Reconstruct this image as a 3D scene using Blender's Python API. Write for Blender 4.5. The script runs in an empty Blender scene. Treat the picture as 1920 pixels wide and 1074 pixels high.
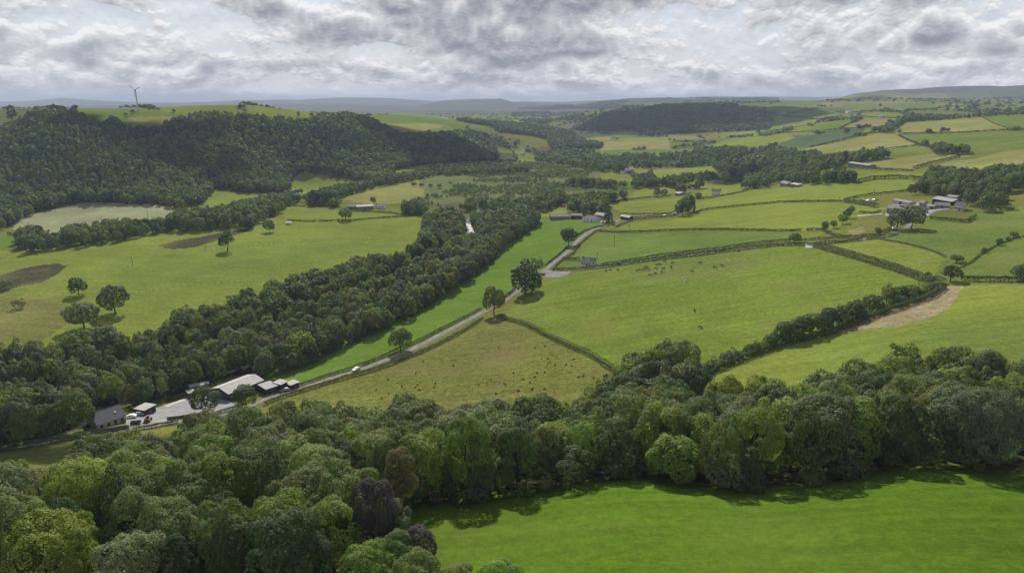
import bpy, math, random
import numpy as np
R = math.radians
sc = bpy.context.scene
COL = sc.collection

# ---------------------------------------------------------------- camera
H = 120.0                       # camera height above the valley floor
PITCH = R(15.2)
FPX = 1281.0                    # focal length in photo pixels (1920 wide)
cam_d = bpy.data.cameras.new('camera'); cam = bpy.data.objects.new('camera', cam_d); COL.objects.link(cam)
cam_d.sensor_width = 36.0; cam_d.lens = FPX/1920*36.0
cam_d.clip_start = 1.0; cam_d.clip_end = 60000
cam.location = (0, 0, H); cam.rotation_euler = (math.pi/2-PITCH, 0, 0)
sc.camera = cam
# ---------------------------------------------------------------- sun, sky, exposure
SUN_EL, SUN_AZ = R(38), R(-9)   # azimuth from +Y, towards +X
sun_d = bpy.data.lights.new('sun', 'SUN'); sun = bpy.data.objects.new('sun', sun_d); COL.objects.link(sun)
sun_d.energy = 4.9; sun_d.angle = R(0.6); sun_d.color = (1.0, 0.96, 0.88)
sun.rotation_euler = (SUN_EL-math.pi/2, 0, -SUN_AZ)     # light comes from +Y, high
sc.view_settings.view_transform = 'Standard'; sc.view_settings.look = 'None'
sc.view_settings.exposure = 0.12; sc.view_settings.gamma = 1.0
sc.cycles.use_denoising = True
sc.cycles.max_bounces = 6; sc.cycles.diffuse_bounces = 3; sc.cycles.transmission_bounces = 3
sc.cycles.volume_bounces = 0; sc.cycles.transparent_max_bounces = 8

class NT:
    def __init__(s, tree): s.t = tree; s.n = tree.nodes; s.l = tree.links
    def add(s, kind, **kw):
        n = s.n.new(kind)
        for k, v in kw.items():
            if k in ('inp',):
                for i, val in v.items():
                    if hasattr(val, 'is_output') or isinstance(val, bpy.types.NodeSocket): s.l.new(val, n.inputs[i])
                    else: n.inputs[i].default_value = val
            else: setattr(n, k, v)
        return n
    def math(s, op, a, b=None, c=None, clamp=False):
        n = s.n.new('ShaderNodeMath'); n.operation = op; n.use_clamp = clamp
        for i, v in enumerate((a, b, c)):
            if v is None: continue
            if isinstance(v, bpy.types.NodeSocket): s.l.new(v, n.inputs[i])
            else: n.inputs[i].default_value = v
        return n.outputs[0]
    def mix(s, f, a, b, blend='MIX'):
        n = s.n.new('ShaderNodeMix'); n.data_type = 'RGBA'; n.blend_type = blend
        for i, v in ((0, f), (6, a), (7, b)):
            if isinstance(v, bpy.types.NodeSocket): s.l.new(v, n.inputs[i])
            elif i == 0: n.inputs[i].default_value = v
            else: n.inputs[i].default_value = (*v[:3], 1)
        return n.outputs[2]
    def noise(s, vec, scale, detail=4, rough=.55, dist=0, dims='3D', lac=2.0):
        n = s.n.new('ShaderNodeTexNoise'); n.noise_dimensions = dims
        if vec is not None: s.l.new(vec, n.inputs['Vector'])
        n.inputs['Scale'].default_value = scale; n.inputs['Detail'].default_value = detail
        n.inputs['Roughness'].default_value = rough; n.inputs['Distortion'].default_value = dist
        n.inputs['Lacunarity'].default_value = lac
        return n.outputs[0]
    def ramp(s, v, a, b, c0=0.0, c1=1.0, smooth=True):
        n = s.n.new('ShaderNodeMapRange'); n.interpolation_type = 'SMOOTHSTEP' if smooth else 'LINEAR'
        s.l.new(v, n.inputs[0])
        n.inputs[1].default_value = a; n.inputs[2].default_value = b
        n.inputs[3].default_value = c0; n.inputs[4].default_value = c1
        return n.outputs[0]

world = bpy.data.worlds.new('World'); sc.world = world; world.use_nodes = True
def build_world():
    w = NT(world.node_tree); w.n.clear()
    out = w.add('ShaderNodeOutputWorld'); bg = w.add('ShaderNodeBackground')
    w.l.new(bg.outputs[0], out.inputs[0])
    sky = w.add('ShaderNodeTexSky'); sky.sky_type = 'NISHITA'; sky.sun_disc = False
    sky.sun_elevation = SUN_EL; sky.sun_rotation = SUN_AZ
    tc = w.add('ShaderNodeTexCoord'); sep = w.add('ShaderNodeSeparateXYZ'); w.l.new(tc.outputs['Generated'], sep.inputs[0])
    X, Y, Z = sep.outputs
    az = w.math('ARCTAN2', X, Y)
    def layer(dz, kx, ky, off=0.0):
        z = w.math('ADD', Z, dz); cb = w.add('ShaderNodeCombineXYZ'); w.l.new(w.math('MULTIPLY', az, kx), cb.inputs[0])
        w.l.new(w.math('MULTIPLY', z, ky), cb.inputs[1]); cb.inputs[2].default_value = off
        return cb.outputs[0]
    lowf = w.ramp(Z, .020, .075, 0.0, 1.0)          # cells shrink towards the horizon
    def puffs(dz, kx, ky, off):
        base = w.noise(layer(dz, kx, ky, off), 1.0, 2, .5, .2)
        n = w.math('MULTIPLY', w.math('SUBTRACT', base, .5), 1.25)
        for f, a in ((1.6, .30), (3.1, .20), (6.3, .125), (13., .07), (25., .035)):
            b = w.noise(layer(dz, kx*f*1.9, ky*f, off+f), 1.0, 0, .5, 0)
            b = w.math('ABSOLUTE', w.math('MULTIPLY', w.math('SUBTRACT', b, .5), 2.0))
            n = w.math('ADD', n, w.math('MULTIPLY', w.math('SUBTRACT', b, .26), a))
        return n
    def cloudn(dz):
        far, near = puffs(dz, 8.5, 30, 3.1), puffs(dz, 4.6, 13.0, 9.4)
        return w.math('ADD', w.math('MULTIPLY', near, lowf), w.math('MULTIPLY', far, w.math('SUBTRACT', 1.0, lowf)))
    n0 = cloudn(0.0); n1 = cloudn(0.0075); n2 = cloudn(0.0028)
    # light from above: where the layer thins upwards the cloud shows a bright top, under a mass its grey base
    rel = w.math('ADD', w.math('MULTIPLY', w.math('SUBTRACT', n0, n1), 1.6), w.math('MULTIPLY', w.math('SUBTRACT', n0, n2), 2.2))
    thick = w.ramp(n0, -.08, .16, 0.0, 1.0)
    t = w.math('ADD', w.math('SUBTRACT', rel, w.math('MULTIPLY', thick, .60)), .74, clamp=True)
    cr = w.add('ShaderNodeValToRGB'); w.l.new(t, cr.inputs[0])
    e = cr.color_ramp.elements
    e[0].position = 0.0; e[0].color = (.25, .26, .305, 1)
    e[1].position = 1.0; e[1].color = (.86, .855, .875, 1)
    for p, c in ((.28, (.37, .378, .42, 1)), (.55, (.52, .522, .56, 1)), (.78, (.68, .675, .705, 1))):
        k = e.new(p); k.color = c
    cloud = cr.outputs[0]
    # pale brightening near the horizon
    hz = w.ramp(Z, 0.0, 0.05, 1.0, 0.0)
    cloud = w.mix(w.math('MULTIPLY', hz, .45), cloud, (.80, .81, .86))
    gap = w.ramp(n0, -.20, -.12, 1.0, 0.0)
    skyc = w.mix(1.0, sky.outputs[0], (.10, .10, .10), 'MULTIPLY')
    skyc = w.mix(.85, skyc, (.62, .66, .75))
    col = w.mix(w.math('MULTIPLY', gap, .7), cloud, skyc)
    # overhead: thick broken cloud, darker than the horizon band
    up = w.ramp(Z, .16, .5, 0.0, 1.0)
    col = w.mix(w.math('MULTIPLY', up, .7), col, (.13, .16, .24))
    w.l.new(col, bg.inputs[0]); bg.inputs[1].default_value = 1.0
build_world()
world.cycles.sampling_method = 'MANUAL'; world.cycles.sample_map_resolution = 512

# ---------------------------------------------------------------- terrain heights and pixel <-> ground mapping
CP, SP = math.cos(PITCH), math.sin(PITCH)
def ray(px, py):
    """u = x/y along the ray, t = drop per metre of y"""
    xc = (np.asarray(px, float)-960)/FPX; yc = (537-np.asarray(py, float))/FPX
    k = CP+yc*SP
    return xc/k, (SP-yc*CP)/k
def project(x, y, z):
    d = y*CP+(H-z)*SP
    return 960+FPX*x/d, 537-FPX*(y*SP+(z-H)*CP)/d, d

def cz(px, py, z): u, t = ray(px, py); return (u, (H-z)/t, z)       # seen at this pixel, at this height
def cy(px, py, y): u, t = ray(px, py); return (u, y, H-y*t)          # seen at this pixel, at this distance
CTRL = [
 # near hillside under the camera
 *[(u, 30, 74) for u in (-1.2, -.6, 0, .6, 1.2)], *[(u, 60, 58) for u in (-1.2, -.6)], (0, 60, 62), *[(u, 60, 66) for u in (.6, 1.2)],
 cz(100, 1050, 50), cz(500, 1050, 51), cz(900, 1060, 57), cz(1400, 1060, 62), cz(1850, 1060, 64),
 cz(0, 960, 46), cz(400, 930, 44), cz(800, 940, 51), cz(1180, 893, 50), cz(1400, 925, 54), cz(1720, 873, 54), cz(1920, 885, 57),
 cz(0, 860, 16), cz(300, 840, 14), cz(500, 790, 9), cz(700, 790, 12), cz(850, 785, 13), cz(1080, 760, 17), cz(1290, 740, 24), cz(1450, 720, 29), cz(1650, 700, 35), cz(1920, 690, 41),
 # lane, farm and river belt
 cz(0, 830, 6), cz(210, 785, 5), cz(330, 775, 4), cz(440, 735, 3), cz(560, 730, 4), cz(740, 658, 4), cz(905, 590, 5), cz(1020, 512, 7),
 cz(0, 760, 0), cz(250, 710, -1), cz(450, 650, -1), cz(680, 560, -1), cz(850, 470, 0), cz(870, 420, 0), cz(640, 680, 1), cz(860, 560, 2), cz(980, 470, 3),
 cz(1100, 435, 7), cz(1160, 412, 8),
 # rough field and cow field
 cz(850, 700, 9), cz(1000, 650, 13), cz(1150, 695, 19), cz(1050, 560, 13), cz(1250, 600, 22), cz(1250, 482, 22), cz(1400, 600, 28), cz(1400, 465, 28), cz(1530, 460, 35), cz(1550, 540, 35), cz(1740, 540, 41), cz(1600, 610, 35), cz(1400, 660, 29),
 cz(1700, 640, 39), cz(1920, 540, 46), cz(1920, 620, 44),
 # right side rising
 cz(1640, 445, 40), cz(1720, 405, 44), cz(1850, 400, 47), cz(1920, 450, 49), cz(1920, 370, 52), cz(1300, 430, 20), cz(1500, 400, 31), cz(1300, 390, 16), cz(1500, 365, 28), cz(1700, 345, 42), cz(1850, 340, 52),
 cz(1600, 320, 44), cz(1750, 305, 52), cz(1900, 290, 64), cz(1550, 280, 46), cz(1700, 265, 62), cz(1850, 262, 72), cz(1720, 225, 80), cz(1900, 220, 90), cz(1500, 245, 58), cz(1600, 215, 82), cz(1500, 197, 98), cz(1750, 195, 98), cz(1900, 203, 98),
 cz(1400, 300, 14), cz(1400, 340, 12), cz(1400, 268, 26),
 cy(1650, 186, 3300), cy(1900, 190, 3300), cy(1450, 192, 3200), cy(1900, 182, 4500),
 # valley floor
 cz(0, 640, 2), cz(0, 500, 3), cz(150, 550, 3), cz(400, 500, 3), cz(600, 440, 3), cz(0, 440, 3), cz(180, 405, 3), cz(450, 400, 3), cz(600, 360, 3), cz(760, 380, 3), cz(900, 345, 3), cz(1000, 380, 4), cz(1150, 370, 7),
 cz(1000, 310, 3), cz(1150, 310, 4), cz(1300, 320, 9), cz(1150, 275, 5), cz(1060, 262, 5), cz(1250, 262, 8),
 # wooded hill on the left
 cz(-150, 410, 5), cz(0, 402, 6), cz(110, 382, 6), cz(320, 384, 6), cz(395, 352, 6), cz(550, 322, 6), cz(730, 340, 5), cz(770, 314, 6), cz(930, 302, 6),
 cy(-200, 232, 1020), cy(0, 245, 1000), cy(100, 222, 1050), cy(200, 240, 1060), cy(300, 245, 1100), cy(400, 236, 1150), cy(500, 240, 1200), cy(600, 238, 1280), cy(700, 240, 1400), cy(780, 258, 1450), cy(860, 262, 1560), cy(920, 290, 1620),
 cy(-200, 215, 1500), cy(100, 211, 1500), cy(250, 209, 1500), cy(350, 211, 1550), cy(450, 215, 1600), cy(600, 222, 1700), cy(700, 220, 1800), cy(760, 217, 1950), cy(840, 235, 1850), cy(900, 245, 1800), cy(960, 285, 1750),
 cy(950, 235, 2350), cy(1020, 240, 2400), cy(1030, 270, 1950),
 cy(100, 216, 2400), cy(350, 216, 2500), cy(600, 228, 2600), cy(-200, 216, 2400), cy(760, 228, 2700),
 # middle distance
 cy(1060, 242, 2750), cz(1120, 252, 8), cy(1250, 250, 2350), cy(1400, 248, 2250),
 cy(1120, 208, 3300), cy(1200, 203, 3100), cy(1280, 199, 3050), cy(1380, 199, 2950), cy(1440, 205, 2750), cy(1160, 222, 2900), cy(1440, 238, 2350),
 cy(1300, 206, 4300), cy(900, 225, 3600), cy(1000, 222, 3600), cy(1050, 225, 4200), cy(1000, 205, 5000), cy(1100, 203, 5200),
 cy(300, 215, 4500), cy(600, 212, 4500), cy(0, 215, 4500), cy(-300, 214, 4500), cy(1300, 197, 6000), cy(1100, 196, 6500),
]
_c = np.array(CTRL); KW = .62
_cu, _cw, _cz = _c[:, 0], np.log(_c[:, 1])*KW, _c[:, 2]
def _phi(r2): return 0.5*r2*np.log(r2+1e-12)
def _solve():
    n = len(_cu)
    A = np.zeros((n+3, n+3))
    A[:n, :n] = _phi((_cu[:, None]-_cu)**2+(_cw[:, None]-_cw)**2)+np.eye(n)*2e-4
    P = np.c_[np.ones(n), _cu, _cw]; A[:n, n:] = P; A[n:, :n] = P.T
    return np.linalg.solve(A, np.r_[_cz, 0, 0, 0])
_sol = _solve()
def tps(u, y):
    w = np.log(y)*KW; r = np.full(u.shape, 0.0)
    for i in range(len(_cu)): r += _sol[i]*_phi((u-_cu[i])**2+(w-_cw[i])**2)
    return r+_sol[-3]+_sol[-2]*u+_sol[-1]*w
_rng = np.random.default_rng(5)
def vnoise(x, y, seed=0):
    """smooth value noise on a unit lattice, -1..1"""
    xi, yi = np.floor(x).astype(np.int64), np.floor(y).astype(np.int64); fx, fy = x-xi, y-yi
    fx, fy = fx*fx*(3-2*fx), fy*fy*(3-2*fy)
    def h(a, b):
        v = (a*374761393+b*668265263+seed*974711) & 0x7fffffff
        v = ((v ^ (v >> 13))*1274126177) & 0x7fffffff
        v = (v ^ (v >> 16)) & 0xffff
        return v/32767.5-1
    return (h(xi, yi)*(1-fx)+h(xi+1, yi)*fx)*(1-fy)+(h(xi, yi+1)*(1-fx)+h(xi+1, yi+1)*fx)*fy
def fbm(x, y, seed=0, o=4):
    r = 0; a = 1
    for k in range(o): r = r+a*vnoise(x*2**k, y*2**k, seed+k*17); a *= .5
    return r
def smooth(a, b, v): t = np.clip((v-a)/(b-a), 0, 1); return t*t*(3-2*t)
# far skylines, as photo pixels: (distance, [(px, py)...], width in log distance)
RIDGES = [
 (5600, .13, [(-400, 200), (900, 215), (1350, 200), (1450, 196), (1500, 190), (1560, 186), (1600, 176), (1650, 170), (1720, 166), (1800, 161), (1870, 162), (1960, 157), (2100, 160), (2400, 170)]),
 (7000, .13, [(-400, 212), (850, 212), (960, 205), (1060, 199), (1120, 190), (1180, 184), (1240, 183), (1330, 186), (1420, 185), (1520, 190), (2400, 200)]),
 (9500, .12, [(-400, 196), (0, 199), (350, 198), (500, 196), (620, 194), (780, 200), (830, 189), (880, 185.5), (940, 185.5), (965, 193), (1100, 196), (2400, 200)]),
 (14000, .14, [(-400, 192), (-100, 194), (60, 190), (120, 184), (200, 189), (300, 193), (380, 192), (450, 189), (560, 187), (650, 182.5), (740, 185), (820, 190), (950, 191), (1050, 191), (1200, 186), (1330, 181), (1430, 181), (1520, 182), (1600, 182), (2400, 186)]),
]
U0, U1, NU = -1.12, 1.12, 1180
Y0, Y1, NY = 30.0, 32000.0, 1150
us = np.linspace(U0, U1, NU)
ys = np.exp(np.linspace(math.log(Y0), math.log(Y1), NY))
def heights(u, y):
    z = tps(u, np.minimum(y, 5200))
    far = smooth(3800, 5200, y); z = z*(1-far)+far*25.0
    px = 960+FPX*u*CP*1.07
    x = u*y
    for d, wd, pts in RIDGES:
        pp = np.array(pts); sky = np.interp(px, pp[:, 0], pp[:, 1]+0.9*0)
        _, t = ray(960, sky); top = H-d*t
        top = top+fbm(x/d*30, y/d*3+d, int(d), 3)*d*.0004
        g = np.exp(-(np.log(y/d)/wd)**2)
        z = z+np.maximum(top-z, 0)*g*(1+.15*fbm(x/900, y/900, 3, 4)*(1-g))
    amp = np.clip(y/900, .12, 1.0)
    z = z+fbm(x/70, y/70, 11, 3)*.55*amp
    return z
_UU, _YY = np.meshgrid(us, ys, indexing='xy')
ZG = heights(_UU, _YY)
LY0, LY1 = math.log(Y0), math.log(Y1)
def gz(x, y):
    x = np.asarray(x, float); y = np.maximum(np.asarray(y, float), Y0)
    a = np.clip((x/y-U0)/(U1-U0)*(NU-1), 0, NU-1.001); b = np.clip((np.log(y)-LY0)/(LY1-LY0)*(NY-1), 0, NY-1.001)
    ai, bi = a.astype(int), b.astype(int); fa, fb = a-ai, b-bi
    return (ZG[bi, ai]*(1-fa)+ZG[bi, ai+1]*fa)*(1-fb)+(ZG[bi+1, ai]*(1-fa)+ZG[bi+1, ai+1]*fa)*fb
def hit(px, py):
    """ground point first met by the ray of this photo pixel"""
    u, t = ray(px, py); u = float(u); t = float(t)
    a = min(max((u-U0)/(U1-U0)*(NU-1), 0), NU-1.001); ai = int(a); fa = a-ai
    col = ZG[:, ai]*(1-fa)+ZG[:, ai+1]*fa
    d = (H-ys*t)-col
    k = np.nonzero(d <= 0)[0]
    if len(k) == 0: k = [int(np.argmin(d))]
    i = int(k[0])
    if i == 0: y = ys[0]
    else:
        f = d[i-1]/(d[i-1]-d[i]+1e-12) if d[i] <= 0 else 1.0
        y = ys[i-1]+(ys[i]-ys[i-1])*min(max(f, 0), 1)
    x = u*y
    return np.array([x, y, float(gz(x, y))])
ZR = {'R1': (0, 120), 'R2': (480, 120), 'R3': (960, 120), 'R4': (1420, 120), 'R5': (0, 380), 'R6': (480, 380), 'R7': (960, 380), 'R8': (1420, 380),
      'S1': (0, 640), 'S2': (480, 640), 'S3': (960, 640), 'S4': (1420, 640)}
def Z(r, pts):
    ox, oy = ZR[r]; return [(ox+a/3.836, oy+b/3.836) for a, b in pts]
def densify(pts, step=25, closed=True):
    out = []; n = len(pts)
    for i in range(n if closed else n-1):
        a, b = pts[i], pts[(i+1) % n]; k = max(1, int(math.dist(a, b)/step))
        out += [(a[0]+(b[0]-a[0])*j/k, a[1]+(b[1]-a[1])*j/k) for j in range(k)]
    if not closed: out.append(pts[-1])
    return out
def inside(X, Y, poly):
    p = np.asarray(poly, float); r = np.zeros(X.shape, bool); n = len(p); j = n-1
    for i in range(n):
        (xi, yi), (xj, yj) = p[i], p[j]
        if yi != yj:
            c = ((yi > Y) != (yj > Y)) & (X < (xj-xi)*(Y-yi)/(yj-yi)+xi); r ^= c
        j = i
    return r
# ---------------------------------------------------------------- ground colours, field by field
VIV = (.070, .122, .011); STRIP = (.108, .176, .026); YG = (.170, .206, .036); GR = (.120, .166, .036); COW = (.134, .182, .028)
OLI = (.136, .148, .034); YEL = (.220, .220, .070); TAN = (.225, .200, .090); DULL = (.122, .142, .056); BLU = (.075, .110, .055)
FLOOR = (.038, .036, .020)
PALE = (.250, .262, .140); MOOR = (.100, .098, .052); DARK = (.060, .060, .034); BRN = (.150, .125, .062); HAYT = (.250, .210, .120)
# (colour, roughness of sward 0..1, polygon)
FIELDS = [
 (OLI, .5, [(-900, 1300), (-900, 640), (0, 640), (470, 560), (800, 400), (1010, 400), (1000, 500), (560, 730), (330, 800), (0, 850)]),
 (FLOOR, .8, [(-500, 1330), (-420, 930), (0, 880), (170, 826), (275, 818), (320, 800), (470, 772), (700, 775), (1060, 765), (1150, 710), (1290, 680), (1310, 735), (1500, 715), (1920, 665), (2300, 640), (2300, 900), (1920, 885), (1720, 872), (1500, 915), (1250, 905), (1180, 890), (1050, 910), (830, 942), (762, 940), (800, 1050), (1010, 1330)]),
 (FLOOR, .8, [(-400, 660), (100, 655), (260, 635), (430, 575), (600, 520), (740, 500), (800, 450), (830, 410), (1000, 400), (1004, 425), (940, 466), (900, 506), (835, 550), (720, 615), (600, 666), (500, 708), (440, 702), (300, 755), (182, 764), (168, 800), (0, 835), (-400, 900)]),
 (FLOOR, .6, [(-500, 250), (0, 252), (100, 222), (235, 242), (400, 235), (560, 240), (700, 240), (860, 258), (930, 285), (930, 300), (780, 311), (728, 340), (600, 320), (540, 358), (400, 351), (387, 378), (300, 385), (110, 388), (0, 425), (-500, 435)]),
 (YG, .25, [(-700, 470), (0, 470), (110, 465), (300, 440), (440, 405), (560, 412), (700, 412), (800, 402), (800, 430), (780, 470), (700, 490), (600, 520), (450, 570), (330, 610), (250, 640), (130, 660), (0, 665), (-700, 680)]),
 (OLI, .7, [(-300, 560), (60, 560), (150, 575), (130, 605), (60, 650), (0, 660), (-300, 660)]),
 ('soft', TAN, .8, .7, Z('R5', [(-300, 760), (120, 740), (330, 690), (440, 710), (400, 800), (200, 860), (100, 920), (-300, 950)])),
 ('soft', GR, .1, .5, Z('R5', [(830, 420), (1200, 390), (1918, 330), (2600, 240), (3000, 230), (2900, 330), (2300, 470), (1500, 610), (900, 650), (700, 600)])),
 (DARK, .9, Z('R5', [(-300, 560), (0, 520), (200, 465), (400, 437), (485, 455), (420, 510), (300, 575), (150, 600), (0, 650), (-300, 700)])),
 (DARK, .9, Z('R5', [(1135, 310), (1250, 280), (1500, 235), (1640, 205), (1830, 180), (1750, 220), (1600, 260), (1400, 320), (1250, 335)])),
 (PALE, .15, Z('R5', [(90, 190), (130, 100), (300, 60), (470, 20), (600, 5), (1000, 5), (1180, 20), (1300, 60), (1290, 110), (1000, 130), (700, 150), (400, 240), (130, 240)])),
 (STRIP, .1, Z('R5', [(-900, 260), (60, 225), (120, 270), (130, 310), (-900, 360)])),
 (YG, .1, Z('R1', [(1470, 1000), (1500, 905), (1600, 915), (1800, 940), (1950, 925), (1918, 960), (1700, 1010), (1500, 1030)])),
 (YG, .1, Z('R2', [(215, 815), (330, 772), (450, 785), (560, 825), (740, 840), (760, 880), (560, 900), (430, 930), (370, 955), (280, 920)])),
 (YG, .1, Z('R2', [(980, 770), (1120, 740), (1300, 722), (1220, 750), (1000, 805)])),
 (YG, .1, Z('R2', [(820, 860), (860, 825), (930, 820), (880, 850)])),
 (YEL, .5, Z('R2', [(610, 970), (850, 885), (1060, 855), (1180, 830), (1310, 805), (1340, 850), (1470, 905), (1300, 930), (1100, 990), (860, 1020)])),
 (TAN, .5, Z('R2', [(1180, 840), (1300, 810), (1330, 850), (1300, 880), (1180, 870)])),
 (MOOR, .8, Z('R2', [(1060, 1000), (1300, 925), (1500, 905), (1918, 955), (2100, 1000), (2050, 1074), (1400, 1080)])),
 (YG, .1, Z('R6', [(120, 70), (200, 35), (380, 20), (600, 35), (640, 60), (980, 75), (1040, 95), (700, 130), (380, 135), (230, 115)])),
 (DULL, .8, Z('R3', [(-700, 760), (0, 720), (400, 700), (640, 760), (640, 830), (300, 860), (0, 1000), (-600, 1010)])),
 (MOOR, .7, Z('R3', [(150, 740), (400, 735), (620, 760), (500, 800), (200, 790)])),
 (YG, .1, Z('R3', [(180, 712), (400, 703), (400, 735), (220, 738)])),
 (YG, .1, Z('R3', [(200, 1074), (330, 1040), (390, 1036), (390, 1100), (230, 1100)])),
 (STRIP, .05, [(480, 725), (560, 732), (660, 694), (740, 663), (830, 623), (905, 582), (955, 548), (1015, 508), (1065, 466), (1100, 433), (1130, 419), (1110, 413), (1040, 412), (1000, 412), (985, 425), (930, 450), (880, 500), (820, 545), (710, 605), (600, 655), (500, 700)]),
 (OLI, .85, [(905, 590), (940, 598), (1050, 646), (1165, 700), (1100, 770), (860, 800), (700, 800), (470, 785), (470, 765), (560, 736), (700, 697), (830, 640)]),
 ('soft', BRN, .9, .45, [(870, 640), (940, 625), (1000, 650), (990, 680), (930, 690), (880, 670)]),
 ('soft', BRN, .9, .6, [(760, 760), (880, 750), (1000, 745), (960, 765), (800, 775)]),
 (OLI, .6, [(-400, 900), (0, 852), (200, 822), (350, 795), (400, 790), (320, 860), (200, 850), (0, 900)]),
 (COW, .45, [(940, 595), (1000, 548), (1040, 522), (1085, 510), (1250, 484), (1400, 466), (1525, 462), (1620, 490), (1735, 530), (1700, 575), (1600, 610), (1500, 640), (1400, 660), (1330, 700), (1200, 720), (1160, 700), (1050, 643)]),
 ('soft', DULL, .8, .8, Z('R7', [(700, 490), (880, 470), (1000, 460), (1150, 440), (1400, 400), (1800, 370), (1780, 430), (1500, 460), (1200, 480), (1050, 530), (850, 530)])),
 ('soft', BRN, .8, .6, Z('R7', [(1180, 445), (1500, 400), (1750, 380), (1700, 440), (1300, 470)])),
 (GR, .2, Z('R7', [(500, 360), (640, 215), (900, 215), (1450, 200), (1918, 210), (2200, 230), (2200, 280), (1918, 275), (1300, 350), (900, 420), (640, 460), (350, 460), (340, 430)])),
 (YG, .15, Z('R7', [(750, 190), (850, 150), (1200, 110), (1250, 75), (1918, 5), (2400, 0), (2700, 40), (2420, 160), (2200, 200), (1918, 195), (1400, 185), (900, 200)])),
 (YG, .15, Z('R7', [(690, 10), (1000, -20), (1200, -30), (1230, 40), (1180, 70), (900, 82), (780, 75)])),
 (YG, .15, Z('R3', [(1320, 1060), (1320, 1000), (1500, 955), (1700, 915), (1918, 885), (2400, 850), (2870, 830), (2900, 860), (2800, 920), (2500, 975), (1918, 985), (1600, 1020)])),
 (YG, .2, Z('R3', [(1340, 960), (1380, 890), (1500, 860), (1870, 830), (1770, 900), (1500, 950)])),
 (YG, .15, Z('R3', [(840, 970), (900, 905), (1020, 880), (1190, 890), (1180, 945), (1000, 960)])),
 (YG, .15, Z('R3', [(1040, 830), (1050, 765), (1440, 735), (1480, 790), (1400, 850), (1080, 870)])),
 (GR, .4, Z('R8', [(430, 310), (800, 270), (880, 262), (1200, 80), (1500, 140), (1560, 60), (1800, 40), (2600, 0), (2600, 560), (1918, 560), (1480, 560), (1300, 540), (1200, 545), (900, 440)])),
 (YG, .3, Z('R8', [(430, 310), (880, 268), (1200, 330), (1350, 390), (1280, 520), (1180, 540), (900, 440)])),
 ('soft', DULL, .5, .6, Z('R8', [(1200, 360), (1350, 390), (1300, 480)])),
 (GR, .4, Z('R8', [(1500, 470), (1700, 300), (1918, 240), (2600, 220), (2600, 560), (1500, 560)])),
 (OLI, .7, Z('R8', [(530, 210), (700, 110), (900, 95), (1000, 180), (880, 250), (700, 250)])),
 (TAN, .8, Z('R8', [(640, 210), (760, 170), (780, 210), (700, 240)])),
 (YG, .15, [(1220, 770), (1260, 735), (1300, 712), (1350, 690), (1430, 655), (1520, 632), (1590, 615), (1680, 580), (1740, 550), (1790, 534), (1920, 532), (2500, 520), (2500, 760), (1920, 720), (1500, 760)]),
 ('soft', (.115, .175, .035), .2, .55, [(1560, 640), (1800, 600), (2500, 590), (2500, 700), (1900, 680), (1500, 700)]),
 (HAYT, .7, Z('R8', [(520, 930), (700, 850), (860, 790), (1180, 690), (1340, 605), (1490, 595), (1450, 650), (1390, 740), (1230, 840), (1000, 890), (700, 920), (600, 950)])),
 (VIV, .08, [(740, 975), (760, 940), (830, 935), (950, 920), (1050, 905), (1180, 885), (1250, 895), (1400, 915), (1500, 905), (1600, 880), (1720, 865), (1800, 868), (1920, 875), (2600, 880), (2600, 1400), (600, 1400), (690, 1000)]),
 # fields on the right-hand slopes
 (YG, .15, Z('R4', [(430, 800), (500, 755), (690, 765), (1100, 780), (1190, 790), (1200, 835), (830, 825), (700, 860), (470, 880)])),
 (YEL, .4, Z('R4', [(740, 725), (1000, 675), (1300, 642), (1560, 655), (1400, 695), (1130, 755), (850, 745)])),
 (YEL, .4, Z('R4', [(1160, 760), (1400, 700), (1540, 685), (1640, 665), (1918, 585), (2500, 500), (2500, 700), (1918, 715), (1650, 765), (1300, 725)])),
 (YEL, .5, Z('R4', [(250, 640), (390, 600), (700, 540), (880, 498), (1010, 500), (1150, 582), (900, 622), (600, 655)])),
 (GR, .3, Z('R4', [(920, 625), (1150, 585), (1260, 605), (1150, 650), (1000, 650)])),
 (GR, .2, Z('R4', [(1020, 512), (1400, 500), (1918, 480), (2500, 460), (2500, 590), (1700, 625), (1500, 610), (1270, 600), (1150, 560)])),
 (YEL, .3, Z('R4', [(990, 480), (1080, 420), (1400, 400), (1620, 385), (1815, 472), (1500, 492), (1050, 503)])),
 (GR, .2, Z('R4', [(1620, 385), (1918, 370), (2500, 350), (2500, 470), (1815, 472)])),
 (BLU, .2, Z('R4', [(100, 520), (600, 500), (760, 490), (650, 525), (380, 600), (150, 595), (100, 560)])),
 (BLU, .2, Z('R4', [(350, 490), (600, 468), (770, 465), (770, 490), (400, 500)])),
 (YG, .2, Z('R4', [(0, 540), (100, 550), (100, 580), (0, 590)])),
 (STRIP, .2, Z('R4', [(430, 440), (740, 400), (590, 465), (350, 480)])),
 (TAN, .3, Z('R4', [(640, 460), (750, 400), (1000, 398), (900, 455)])),
 (YG, .2, Z('R4', [(70, 475), (130, 375), (430, 400), (430, 430), (200, 470)])),
 (GR, .3, Z('R4', [(60, 335), (110, 285), (370, 270), (480, 300), (250, 350), (130, 370)])),
 (GR, .3, Z('R4', [(230, 370), (450, 325), (740, 375), (500, 395), (300, 385)])),
 (GR, .3, Z('R4', [(600, 290), (850, 280), (910, 330), (640, 345)])),
 (GR, .3, Z('R4', [(920, 290), (1200, 278), (1370, 310), (980, 345)])),
 (YG, .2, Z('R3', [(1370, 600), (1600, 530), (1900, 515), (2050, 530), (1900, 580), (1600, 610)])),
 (YG, .2, Z('R3', [(700, 490), (850, 483), (910, 522), (740, 528)])),
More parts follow.
